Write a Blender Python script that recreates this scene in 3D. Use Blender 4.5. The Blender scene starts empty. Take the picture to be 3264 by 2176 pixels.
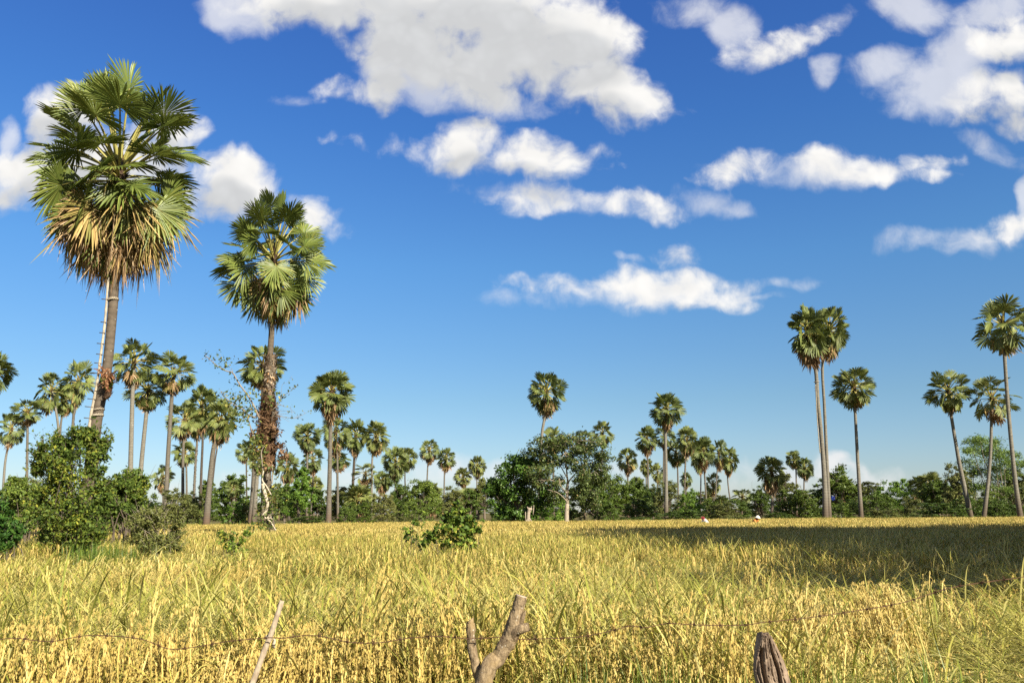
import bpy, math, random
import numpy as np
from mathutils import Vector, Matrix

C = bpy.context.scene.collection
SC = bpy.context.scene
R = math.radians

# ------------------------------------------------------------------ camera
CAM_H, PITCH, ROLL, FPX = 1.8, R(11.7), R(0.45), 3264 * 29 / 36
cam = bpy.data.objects.new('camera', bpy.data.cameras.new('camera'))
C.objects.link(cam)
cam.data.lens, cam.data.sensor_width = 29, 36
cam.data.clip_start, cam.data.clip_end = 0.05, 8000
fw = Vector((0, math.cos(PITCH), math.sin(PITCH)))
up0 = Vector((0, -math.sin(PITCH), math.cos(PITCH)))
rt0 = Vector((1, 0, 0))
rt = rt0 * math.cos(ROLL) - up0 * math.sin(ROLL)
up = up0 * math.cos(ROLL) + rt0 * math.sin(ROLL)
cam.matrix_world = Matrix(((rt.x, up.x, -fw.x, 0), (rt.y, up.y, -fw.y, 0),
                           (rt.z, up.z, -fw.z, CAM_H), (0, 0, 0, 1)))
SC.camera = cam


def ray(px, py):
    """direction of a point of the photograph (3264 wide), scaled so that y = 1"""
    d = fw + rt * ((px - 1632) / FPX) + up * ((1088 - py) / FPX)
    return d / d.y


def P(px, py, d):
    r = ray(px, py)
    return Vector((r.x * d, d, CAM_H + r.z * d))


def G(px, d):
    """ground point below photo column px, at distance d"""
    r = ray(px, 1632)
    r2 = ray(px, 1632 + 60)
    zt = -CAM_H / d
    t = (zt - r.z) / (r2.z - r.z)
    q = r + (r2 - r) * t
    return Vector((q.x * d, d, 0))


# ------------------------------------------------------------------ light
SUN_EL, SUN_AZ = R(33), R(180 - 40)
sv = Vector((math.sin(SUN_AZ) * math.cos(SUN_EL), math.cos(SUN_AZ) * math.cos(SUN_EL), math.sin(SUN_EL)))
sun = bpy.data.objects.new('sun', bpy.data.lights.new('sun', 'SUN'))
C.objects.link(sun)
sun.data.energy, sun.data.angle, sun.data.color = 4.9, R(0.53), (1.0, 0.92, 0.77)
sun.rotation_euler = (-sv).to_track_quat('-Z', 'Y').to_euler()
sun.location = sv * 300
SC.view_settings.view_transform = 'Standard'
SC.view_settings.look = 'None'
SC.view_settings.exposure = 1.25
SC.view_settings.gamma = 1
cy = SC.cycles
cy.max_bounces, cy.diffuse_bounces, cy.glossy_bounces, cy.transmission_bounces = 6, 4, 2, 4
cy.use_denoising = False
SC.render.film_transparent = False
CLOUD_GAIN = 9.2

world = bpy.data.worlds.new('World')
SC.world = world
world.use_nodes = True
SKY_STRENGTH = 0.05


# ------------------------------------------------------------------ node helpers
class NT:
    def __init__(s, tree):
        s.t = tree

    def n(s, kind, ins=None, **props):
        nd = s.t.nodes.new(kind)
        for k, v in props.items():
            setattr(nd, k, v)
        for k, v in (ins or {}).items():
            s.put(nd.inputs[k], v)
        return nd

    def put(s, sock, v):
        if isinstance(v, bpy.types.NodeSocket):
            s.t.links.new(v, sock)
        elif isinstance(v, bpy.types.Node):
            s.t.links.new(v.outputs[0], sock)
        else:
            sock.default_value = v

    def m(s, op, a, b=0.0, c=0.0, clamp=False):
        nd = s.n('ShaderNodeMath', {0: a, 1: b, 2: c}, operation=op, use_clamp=clamp)
        return nd.outputs[0]

    def vm(s, op, a, b=(0, 0, 0), out=0, scale=None):
        nd = s.n('ShaderNodeVectorMath', {0: a, 1: b}, operation=op)
        if scale is not None:
            s.put(nd.inputs['Scale'], scale)
        return nd.outputs[out]

    def mix(s, f, a, b, kind='RGBA', blend='MIX'):
        nd = s.n('ShaderNodeMix', data_type=kind, blend_type=blend)
        i = {'RGBA': (0, 6, 7, 2), 'FLOAT': (0, 2, 3, 0)}[kind]
        s.put(nd.inputs[i[0]], f); s.put(nd.inputs[i[1]], a); s.put(nd.inputs[i[2]], b)
        return nd.outputs[i[3]]

    def noise(s, vec, scale, detail=3, rough=0.55, out=0):
        return s.n('ShaderNodeTexNoise', {'Vector': vec, 'Scale': scale, 'Detail': detail, 'Roughness': rough}).outputs[out]

    def noise2(s, vec, scale, detail=3, rough=0.55, out=0):
        return s.n('ShaderNodeTexNoise', {'Vector': vec, 'Scale': scale, 'Detail': detail, 'Roughness': rough}, noise_dimensions='2D').outputs[out]

    def ramp(s, f, stops):
        nd = s.n('ShaderNodeValToRGB', {0: f})
        e = nd.color_ramp.elements
        while len(e) < len(stops):
            e.new(0.5)
        for k, (p, c) in zip(e, stops):
            k.position = p
            k.color = (*c, 1) if len(c) == 3 else c
        return nd.outputs[0]

    def maprange(s, v, a, b, c=0.0, d=1.0, smooth=True):
        nd = s.n('ShaderNodeMapRange', {0: v, 1: a, 2: b, 3: c, 4: d})
        nd.interpolation_type = 'SMOOTHSTEP' if smooth else 'LINEAR'
        return nd.outputs[0]


# ------------------------------------------------------------------ sky with clouds
# cumulus as soft ellipses in (x/|y|, z/|y|) of the view direction; (px, py, rx, ry, tilt in degrees) in photo pixels
DENSE = [
    (1430, 20, 540, 175, 6), (1060, 5, 330, 112, 3), (1500, 215, 240, 120, 14), (1930, 285, 220, 110, 20),
    (1840, 120, 220, 130, 10), (1330, 150, 240, 150, 18), (2030, 370, 140, 34, -6), (1690, 160, 260, 160, 0),
    (1240, 275, 62, 80, 25), (1075, 285, 70, 45, -14), (1150, 300, 90, 40, 0),
    (1480, 468, 130, 78, -14), (1740, 500, 150, 66, 16), (1600, 500, 280, 50, 3), (1615, 478, 120, 52, 0), (1840, 532, 80, 34, 12),
    (1100, 445, 60, 26, 6),
    (1770, 635, 170, 42, 0), (2060, 650, 100, 46, 12), (1660, 655, 90, 28, 0), (1900, 645, 110, 40, 10),
    (2175, 818, 78, 36, 0),
    (2150, 925, 260, 58, 2), (1760, 905, 110, 34, 8), (2280, 950, 130, 44, 4), (1930, 905, 140, 40, 0), (2020, 880, 90, 40, 0),
    (2460, 150, 150, 48, -18), (2560, 110, 90, 36, -20), 
    (3180, 310, 150, 75, -6), (3200, 130, 110, 70, 0), (3230, 390, 60, 40, 20),
    (2350, 538, 110, 44, -12), (2650, 525, 150, 50, 2), (2780, 540, 100, 42, 0), (2930, 520, 110, 24, -8), (2960, 552, 70, 20, -4), 
    (210, 360, 120, 95, 0), (120, 560, 190, 85, -12), (330, 515, 280, 120, 0), (765, 575, 145, 105, 24), (560, 400, 90, 70, 10),
    (1000, 685, 70, 60, 20), (1060, 730, 60, 24, 14), (700, 640, 170, 60, 0),
    (3220, 730, 110, 44, 0), (2660, 1480, 80, 42, 10),
]
FAINT = [
    (3060, 170, 150, 85, -12), (2830, 215, 120, 50, -12), (3010, 270, 190, 90, 0), (2480, 550, 80, 36, 0), (2370, 190, 90, 46, -15), (2600, 545, 320, 46, 0), (1850, 640, 330, 44, 4), (2050, 940, 360, 50, 0),
    (760, 35, 120, 80, 20), (2330, 90, 80, 80, 0), (2230, 25, 130, 50, 0), (2620, 80, 100, 40, -22), (2630, 225, 40, 52, 10),
    (2900, 20, 130, 70, 20), (2980, 260, 230, 110, -8), (3150, 40, 150, 60, -20), (3170, 480, 90, 28, 22), (3260, 620, 22, 70, 0),
    (2960, 770, 66, 26, 0), (3060, 770, 200, 40, 0), (2240, 645, 90, 34, 14), (2350, 665, 60, 20, 10), (2020, 822, 50, 13, 12), (2500, 905, 90, 16, 0),
    (2420, 945, 60, 14, 0), (930, 320, 50, 20, 0), (1320, 260, 160, 80, 20), (1640, 340, 120, 40, 0), (30, 430, 40, 70, 0),
    (1345, 1525, 100, 34, 0), (1440, 1505, 80, 46, 0), (1600, 1525, 70, 46, 0), (1960, 1505, 50, 22, 0), (2040, 1510, 60, 36, 0),
    (2320, 1535, 70, 40, 0), (2385, 1495, 44, 40, 0), (2560, 1530, 170, 50, 0), (2760, 1530, 120, 36, 0), (520, 1545, 60, 30, 0), (770, 1530, 60, 34, 0), (1110, 1520, 60, 34, 0),
]


def cloud_field(N, F1, F2, items, kmin):
    """soft union of ellipses; every ellipse is a quadratic form in (u, v): two dot products with (u2, uv, v2) and (u, v, 1)"""
    acc = None
    for (px, py, rx, ry, a) in items:
        ca, sa = math.cos(R(a)), math.sin(R(a))
        c0 = ray(px, py); c1 = ray(px + rx * ca * .2, py + rx * sa * .2); c2 = ray(px - ry * sa * .2, py + ry * ca * .2)
        J = np.array([[c1.x - c0.x, c2.x - c0.x], [c1.z - c0.z, c2.z - c0.z]]) * 5
        if ry < 100:
            J = J * 1.16
        Ji = np.linalg.inv(J); Q = Ji.T @ Ji
        c = np.array((c0.x, c0.z))
        k = .95 * min(1.5, max(kmin, np.linalg.norm(J[:, 1]) / 0.03))
        lin = 2 * Q @ c
        d1 = N.vm('DOT_PRODUCT', F1, tuple(-k * np.array((Q[0, 0], 2 * Q[0, 1], Q[1, 1]))), out=1)
        d2 = N.vm('DOT_PRODUCT', F2, (k * lin[0], k * lin[1], k * (1 - c @ Q @ c)), out=1)
        s = N.m('ADD', d1, d2)
        acc = s if acc is None else N.m('SMOOTH_MAX', acc, s, 0.2)
    return acc


def build_world():
    t = world.node_tree
    t.nodes.clear()
    N = NT(t)
    sky = N.n('ShaderNodeTexSky', sky_type='NISHITA', sun_disc=False, sun_elevation=SUN_EL, sun_rotation=SUN_AZ,
              altitude=0, air_density=1.0, dust_density=0.35, ozone_density=3.0)
    tc = N.n('ShaderNodeTexCoord')
    sep = N.n('ShaderNodeSeparateXYZ', {0: tc.outputs['Generated']})
    ay = N.m('MAXIMUM', N.m('ABSOLUTE', sep.outputs[1]), 0.02)
    u, v = N.m('DIVIDE', sep.outputs[0], ay), N.m('DIVIDE', sep.outputs[2], ay)
    p = N.n('ShaderNodeCombineXYZ', {0: u, 1: v, 2: 0.0}).outputs[0]
    # billow: displace the lookup by noise
    w1 = N.vm('SUBTRACT', N.noise2(p, 14, 2, .5, 1), (.5, .5, .5))
    p1 = N.vm('MULTIPLY', N.vm('ADD', p, N.vm('SCALE', w1, scale=0.032)), (1, 1, 0))
    s1 = N.n('ShaderNodeSeparateXYZ', {0: p1})
    U, V = s1.outputs[0], s1.outputs[1]
    F1 = N.n('ShaderNodeCombineXYZ', {0: N.m('MULTIPLY', U, U), 1: N.m('MULTIPLY', U, V), 2: N.m('MULTIPLY', V, V)}).outputs[0]
    F2 = N.n('ShaderNodeCombineXYZ', {0: U, 1: V, 2: 1.0}).outputs[0]
    fb = N.m('SUBTRACT', N.noise2(p1, 16, 8, .62), .5)
    fb2 = N.m('SUBTRACT', N.noise2(N.vm('MULTIPLY', p1, (1.0, 1.6, 1.0)), 6, 3, .55), .5)
    fd = cloud_field(N, F1, F2, DENSE, .45)
    ff = cloud_field(N, F1, F2, FAINT, .55)
    vo = N.n('ShaderNodeTexVoronoi', {'Vector': p1, 'Scale': 19.0, 'Detail': 2.0, 'Roughness': .55, 'Smoothness': .35}, voronoi_dimensions='2D', feature='SMOOTH_F1', normalize=False)
    puff = N.m('SUBTRACT', .58, vo.outputs['Distance'])
    tex = N.m('ADD', N.m('ADD', N.m('MULTIPLY', fb, 2.2), N.m('MULTIPLY', puff, .7)), N.m('MULTIPLY', fb2, .55))
    dd = N.m('POWER', N.maprange(N.m('ADD', fd, tex), -0.38, 0.95), 1.15)
    tex2 = N.m('ADD', N.m('MULTIPLY', fb, 2.1), N.m('MULTIPLY', fb2, 1.2))
    df = N.m('MULTIPLY', N.maprange(N.m('ADD', ff, tex2), -0.25, 1.25), 0.66)
    # the bases, with more cloud above them, are in their own shade
    V2 = N.m('ADD', V, .040)
    U2 = N.m('ADD', U, .010)
    G1 = N.n('ShaderNodeCombineXYZ', {0: N.m('MULTIPLY', U2, U2), 1: N.m('MULTIPLY', U2, V2), 2: N.m('MULTIPLY', V2, V2)}).outputs[0]
    G2 = N.n('ShaderNodeCombineXYZ', {0: U2, 1: V2, 2: 1.0}).outputs[0]
    fu = cloud_field(N, G1, G2, DENSE, .45)
    thick = N.maprange(N.m('ADD', fu, N.m('ADD', N.m('MULTIPLY', fb2, 1.5), N.m('MULTIPLY', puff, .5))), 0.0, 1.05)
    lum = N.m('ADD', N.m('MULTIPLY_ADD', thick, -0.27, 0.90), N.m('MULTIPLY', puff, .10))
    lum = N.m('MINIMUM', N.m('MAXIMUM', lum, .60), .965)
    warm = N.mix(thick, (1.0, .985, .955, 1), (.97, .985, 1.0, 1))
    ccol = N.vm('SCALE', warm, scale=N.m('MULTIPLY', lum, CLOUD_GAIN))
    # deepen the blue as the phone did
    hsv = N.n('ShaderNodeHueSaturation', {'Hue': .5, 'Saturation': SKY_SAT, 'Value': SKY_VAL, 'Color': sky.outputs[0]})
    elev = N.m('ABSOLUTE', sep.outputs[2])
    tint = N.ramp(elev, SKY_TINT)
    skyc = N.vm('SCALE', N.vm('MULTIPLY', hsv.outputs[0], tint), scale=1.80)
    # low clouds are seen through more air
    air = N.maprange(elev, 0.0, 0.22, .62, 1.0)
    ccol2 = N.mix(air, (7.4, 7.0, 7.2, 1), ccol)
    c1 = N.mix(df, skyc, N.mix(.5, ccol2, (7.8, 7.9, 8.2, 1)))
    c2 = N.mix(N.m('MULTIPLY', dd, N.maprange(elev, .02, .2, .75, 1.0)), c1, ccol2)
    # broken cloud added overhead, out of view, to neutralise the blue fill
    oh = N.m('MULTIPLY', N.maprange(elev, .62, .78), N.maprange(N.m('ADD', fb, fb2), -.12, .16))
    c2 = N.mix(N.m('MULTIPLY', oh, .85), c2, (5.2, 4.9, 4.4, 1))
    rear = N.m('MULTIPLY', N.maprange(sep.outputs[1], -.05, -.35), N.maprange(N.m('ADD', fb, fb2), -.18, .12))  # unseen cloud added behind the camera to warm the light in shaded parts
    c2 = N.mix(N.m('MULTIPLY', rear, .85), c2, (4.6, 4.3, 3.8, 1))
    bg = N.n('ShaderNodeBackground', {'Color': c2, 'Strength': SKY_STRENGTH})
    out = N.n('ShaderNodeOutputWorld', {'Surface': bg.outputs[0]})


SKY_SAT, SKY_VAL = 1.0, 1.0
SKY_TINT = [(0.0, (.45, .47, .56)), (.05, (.42, .47, .55)), (.13, (.39, .485, .535)), (.29, (.325, .54, .69)), (.44, (.25, .485, .765)), (.56, (.235, .445, .80))]
build_world()
#SKY_END

# ------------------------------------------------------------------ object helpers


def tag(o, label=None, cat=None, group=None, kind=None):
    if label: o['label'] = label
    if cat: o['category'] = cat
    if group: o['group'] = group
    if kind: o['kind'] = kind
    return o


def empty(name, loc, label=None, cat=None, group=None):
    o = bpy.data.objects.new(name, None)
    C.objects.link(o)
    o.location = loc
    o.empty_display_size = .2
    return tag(o, label, cat, group)


def link(name, me, parent=None, loc=(0, 0, 0)):
    o = bpy.data.objects.new(name, me)
    C.objects.link(o)
    o.location = loc
    o.parent = parent
    return o


class MB:
    """collects vertices and faces with a material index, then makes one mesh"""
    def __init__(s):
        s.V, s.Q, s.T, s.qm, s.tm, s.n = [], [], [], [], [], 0

    def add(s, v, q=None, t=None, m=0):
        v = np.asarray(v, float).reshape(-1, 3)
        if q is not None and len(q):
            q = np.asarray(q, np.int64).reshape(-1, 4)
            s.Q.append(q + s.n); s.qm.append(np.full(len(q), m))
        if t is not None and len(t):
            t = np.asarray(t, np.int64).reshape(-1, 3)
            s.T.append(t + s.n); s.tm.append(np.full(len(t), m))
        s.V.append(v); s.n += len(v)

    def mesh(s, name, mats, smooth=False):
        me = bpy.data.meshes.new(name)
        V = np.concatenate(s.V) if s.V else np.zeros((0, 3))
        Q = np.concatenate(s.Q) if s.Q else np.zeros((0, 4), np.int64)
        T = np.concatenate(s.T) if s.T else np.zeros((0, 3), np.int64)
        me.vertices.add(len(V)); me.vertices.foreach_set('co', V.astype(np.float32).ravel())
        me.loops.add(len(Q) * 4 + len(T) * 3)
        me.loops.foreach_set('vertex_index', np.concatenate([Q.ravel(), T.ravel()]).astype(np.int32))
        me.polygons.add(len(Q) + len(T))
        st = np.concatenate([np.arange(len(Q)) * 4, len(Q) * 4 + np.arange(len(T)) * 3])
        me.polygons.foreach_set('loop_start', st.astype(np.int32))
        mi = np.concatenate((s.qm or [np.zeros(0)]) + (s.tm or [np.zeros(0)]))
        me.polygons.foreach_set('material_index', mi.astype(np.int32))
        if smooth:
            me.polygons.foreach_set('use_smooth', np.ones(len(mi), bool))
        for m in (mats if isinstance(mats, (list, tuple)) else [mats]):
            me.materials.append(m)
        me.update(calc_edges=True)
        return me


def tube(mb, pts, rad, ns=8, m=0, cap=True, flat=1.0, twist=None):
    pts = [Vector(p) for p in pts]
    n = len(pts)
    rad = [rad] * n if isinstance(rad, (int, float)) else list(rad)
    V = []
    ref = Vector((1, 0, 0))
    for i, p in enumerate(pts):
        t = (pts[min(i + 1, n - 1)] - pts[max(i - 1, 0)]).normalized()
        a = (ref - t * ref.dot(t))
        if a.length < .05:
            a = Vector((0, 1, 0)) - t * t.y
        a.normalize(); ref = a
        b = t.cross(a)
        for k in range(ns):
            th = 2 * math.pi * k / ns
            rr = rad[i]
            V.append(p + (a * math.cos(th) + b * math.sin(th) * flat) * rr)
    q = [(i * ns + k, i * ns + (k + 1) % ns, (i + 1) * ns + (k + 1) % ns, (i + 1) * ns + k) for i in range(n - 1) for k in range(ns)]
    tr = []
    if cap:
        V += [pts[0], pts[-1]]
        b0, b1 = n * ns, n * ns + 1
        for k in range(ns):
            tr.append((b0, (k + 1) % ns, k))
            tr.append((b1, (n - 1) * ns + k, (n - 1) * ns + (k + 1) % ns))
    mb.add([tuple(v) for v in V], q, tr, m)


def spline(pts, n):
    """Catmull-Rom through pts, n samples"""
    p = [Vector(x) for x in pts]
    p = [p[0] * 2 - p[1]] + p + [p[-1] * 2 - p[-2]]
    out = []
    k = len(p) - 3
    for i in range(n):
        s = i / (n - 1) * k
        j = min(int(s), k - 1); t = s - j
        a, b, c, d = p[j:j + 4]
        out.append(.5 * ((2 * b) + (c - a) * t + (2 * a - 5 * b + 4 * c - d) * t * t + (3 * b - a - 3 * c + d) * t ** 3))
    return out


# ------------------------------------------------------------------ materials
def mat(name):
    m = bpy.data.materials.new(name)
    m.use_nodes = True
    m.node_tree.nodes.clear()
    return m, NT(m.node_tree)


def finish(N, col, rough=.7, spec=.3, transl=0.0, tcol=None, bump=None, bstr=.3, bdist=.02):
    nrm = None
    if bump is not None:
        nrm = N.n('ShaderNodeBump', {'Height': bump, 'Strength': bstr, 'Distance': bdist}).outputs[0]
    pb = N.n('ShaderNodeBsdfPrincipled', {'Base Color': col, 'Roughness': rough, 'Specular IOR Level': spec})
    if nrm is not None:
        N.put(pb.inputs['Normal'], nrm)
    sh = pb.outputs[0]
    if transl:
        tr = N.n('ShaderNodeBsdfTranslucent', {'Color': tcol if tcol is not None else col})
        sh = N.n('ShaderNodeMixShader', {0: transl, 1: sh, 2: tr.outputs[0]}).outputs[0]
    N.n('ShaderNodeOutputMaterial', {'Surface': sh})


def leafmat(name, cols, rough=.5, spec=.35, transl=.25, objvar=.35, wscale=None, vmin=.75, vmax=1.25, wamp=.75):
    """cols: stops over a per-leaf random number; every object shifts the ramp a little"""
    m, N = mat(name)
    geo = N.n('ShaderNodeNewGeometry')
    oi = N.n('ShaderNodeObjectInfo')
    r = geo.outputs['Random Per Island']
    f = N.m('ADD', N.m('MULTIPLY', r, 1 - objvar), N.m('MULTIPLY', oi.outputs['Random'], objvar))
    if wscale:
        ns = N.noise(geo.outputs['Position'], wscale, 3, .5)
        f = N.m('ADD', f, N.m('MULTIPLY_ADD', ns, 2 * wamp, -wamp))
    c = N.ramp(f, cols)
    k = N.m('FRACT', N.m('MULTIPLY', r, 17.31))
    v = N.m('MULTIPLY_ADD', k, vmax - vmin, vmin)
    c2 = N.vm('SCALE', c, scale=v)
    finish(N, c2, rough, spec, transl)
    return m


def barkmat(name, c1, c2, scale=6, rings=0.0, rough=.85, c3=None, split=None, dist=.02, bstr=.6, stretch=3.5):
    """c1/c2 blotches; rings: leaf scars round a palm trunk (waves along local z)"""
    m, N = mat(name)
    tc = N.n('ShaderNodeTexCoord')
    p = tc.outputs['Object']
    n1 = N.noise(p, scale, 6, .65)
    n2 = N.noise(N.vm('MULTIPLY', p, (1, 1, stretch)), scale * 3, 4, .6)
    f = N.m('MULTIPLY_ADD', n2, .5, N.m('MULTIPLY', n1, .5))
    c = N.mix(N.maprange(f, .36, .64), (*c1, 1), (*c2, 1))
    h = f
    if rings:
        sp = N.n('ShaderNodeSeparateXYZ', {0: p})
        z = N.m('ADD', sp.outputs[2], N.m('MULTIPLY', n1, .12))
        w = N.m('ABSOLUTE', N.m('SINE', N.m('MULTIPLY', z, rings)))
        w = N.m('POWER', w, 4.0)
        c = N.mix(N.m('MULTIPLY', w, .24), c, (c1[0] * .45, c1[1] * .45, c1[2] * .45, 1))
        h = N.m('SUBTRACT', N.m('MULTIPLY', f, .7), N.m('MULTIPLY', w, .5))
        # pale lichen spots
        vo = N.n('ShaderNodeTexVoronoi', {'Vector': p, 'Scale': 7.0})
        sp_ = N.m('MULTIPLY', N.maprange(vo.outputs['Distance'], .10, .22, 1, 0), N.maprange(N.noise(p, 1.3, 2), .5, .62))
        c = N.mix(N.m('MULTIPLY', sp_, .8), c, (.46, .45, .38, 1))
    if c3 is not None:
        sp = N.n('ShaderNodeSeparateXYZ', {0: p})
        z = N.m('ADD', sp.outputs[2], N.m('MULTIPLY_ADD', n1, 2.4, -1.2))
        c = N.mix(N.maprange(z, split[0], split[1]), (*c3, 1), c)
    finish(N, c, rough, .2, bump=h, bstr=bstr, bdist=dist)
    return m


M = {}
M['frond'] = leafmat('palm_leaf', [(0, (0.075, 0.107, 0.022)), (.45, (0.126, 0.163, 0.032)), (.8, (0.180, 0.215, 0.046)), (1, (0.250, 0.255, 0.065))], .42, .45, .22, .35)
M['frond_far'] = leafmat('palm_leaf_far', [(0, (0.072, 0.099, 0.027)), (.45, (0.125, 0.156, 0.039)), (.8, (0.185, 0.209, 0.054)), (1, (0.258, 0.250, 0.079))], .5, .35, .22, .45)
M['stalk'] = leafmat('palm_stalk', [(0, (0.255, 0.238, 0.060)), (.6, (0.340, 0.306, 0.076)), (1, (0.425, 0.323, 0.085))], .45, .4, 0, .3)
M['dead'] = leafmat('dead_palm_leaf', [(0, (0.132, 0.076, 0.035)), (.35, (0.272, 0.169, 0.084)), (.7, (0.412, 0.275, 0.143)), (1, (0.510, 0.408, 0.265))], .75, .15, .18, .2)
M['dying'] = leafmat('yellowing_palm_leaf', [(0, (0.117, 0.126, 0.032)), (.4, (0.216, 0.189, 0.054)), (.75, (0.378, 0.261, 0.099)), (1, (0.468, 0.324, 0.144))], .65, .2, .2, .2)
M['bark'] = barkmat('palm_bark', (0.128, 0.102, 0.075), (0.081, 0.063, 0.044), 5, 15.0)
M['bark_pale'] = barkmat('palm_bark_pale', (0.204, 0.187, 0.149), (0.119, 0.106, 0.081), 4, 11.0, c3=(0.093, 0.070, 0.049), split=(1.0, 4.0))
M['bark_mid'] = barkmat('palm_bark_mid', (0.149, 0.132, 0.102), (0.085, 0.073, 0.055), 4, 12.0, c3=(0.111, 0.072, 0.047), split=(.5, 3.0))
M['bark_dark'] = barkmat('palm_bark_dark', (.085, .068, .05), (.05, .04, .032), 4, 12.0)
M['fibre'] = barkmat('leaf_base_fibre', (.075, .045, .025), (.035, .022, .014), 9)
M['boot'] = leafmat('old_leaf_base', [(0, (0.081, 0.057, 0.040)), (.4, (0.162, 0.117, 0.081)), (.8, (0.276, 0.235, 0.176)), (1, (0.341, 0.190, 0.081))], .8, .15, 0, .1)
M['litter'] = leafmat('brown_litter', [(0, (0.038, 0.021, 0.013)), (.4, (0.105, 0.056, 0.030)), (.8, (0.195, 0.116, 0.064)), (1, (0.270, 0.165, 0.078))], .8, .15, .1, .1)
M['tree_dark'] = leafmat('leaf_dark_green', [(0, (0.029, 0.055, 0.007)), (.5, (0.065, 0.104, 0.013)), (1, (0.122, 0.159, 0.020))], .5, .3, .22, .4)
M['tree_mid'] = leafmat('leaf_mid_green', [(0, (0.047, 0.084, 0.012)), (.5, (0.096, 0.145, 0.021)), (1, (0.168, 0.213, 0.032))], .5, .3, .25, .4)
M['tree_olive'] = leafmat('leaf_olive', [(0, (0.068, 0.083, 0.022)), (.5, (0.121, 0.136, 0.035)), (1, (0.211, 0.204, 0.057))], .55, .25, .22, .4)
M['tree_bright'] = leafmat('leaf_bright_green', [(0, (0.052, 0.111, 0.014)), (.5, (0.111, 0.201, 0.024)), (1, (0.208, 0.297, 0.040))], .5, .3, .28, .3)
M['bamboo_leaf'] = leafmat('bamboo_leaf', [(0, (0.077, 0.131, 0.024)), (.5, (0.137, 0.207, 0.039)), (1, (0.218, 0.284, 0.066))], .5, .3, .3, .2)
M['bush'] = leafmat('bush_leaf', [(0, (0.042, 0.074, 0.012)), (.5, (0.096, 0.144, 0.022)), (.86, (0.174, 0.211, 0.031)), (.95, (0.26, 0.27, 0.036)), (1, (0.30, 0.30, 0.04))], .65, .2, .30, .05, 1.1)
M['bush_dark'] = leafmat('bush_leaf_dark', [(0, (0.018, 0.051, 0.009)), (.5, (0.038, 0.097, 0.014)), (1, (0.090, 0.167, 0.023))], .6, .22, .22, .05)
M['shrub'] = leafmat('shrub_leaf', [(0, (0.043, 0.085, 0.013)), (.5, (0.100, 0.162, 0.023)), (.9, (0.226, 0.296, 0.039)), (1, (0.508, 0.367, 0.076))], .6, .22, .28, .05)
M['vine'] = leafmat('vine_leaf', [(0, (0.041, 0.070, 0.015)), (.5, (0.088, 0.123, 0.026)), (.85, (0.187, 0.199, 0.047)), (1, (0.468, 0.328, 0.059))], .6, .22, .25, .05)
M['wood'] = barkmat('tree_bark', (.17, .135, .10), (.09, .07, .052), 6)
M['wood_pale'] = barkmat('pale_tree_bark', (0.374, 0.317, 0.238), (0.230, 0.187, 0.137), 5)
M['twig'] = barkmat('twig_bark', (0.272, 0.232, 0.176), (0.160, 0.128, 0.096), 8)
M['twig_dark'] = barkmat('dark_twig_bark', (.14, .11, .08), (.08, .06, .045), 8)


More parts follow.
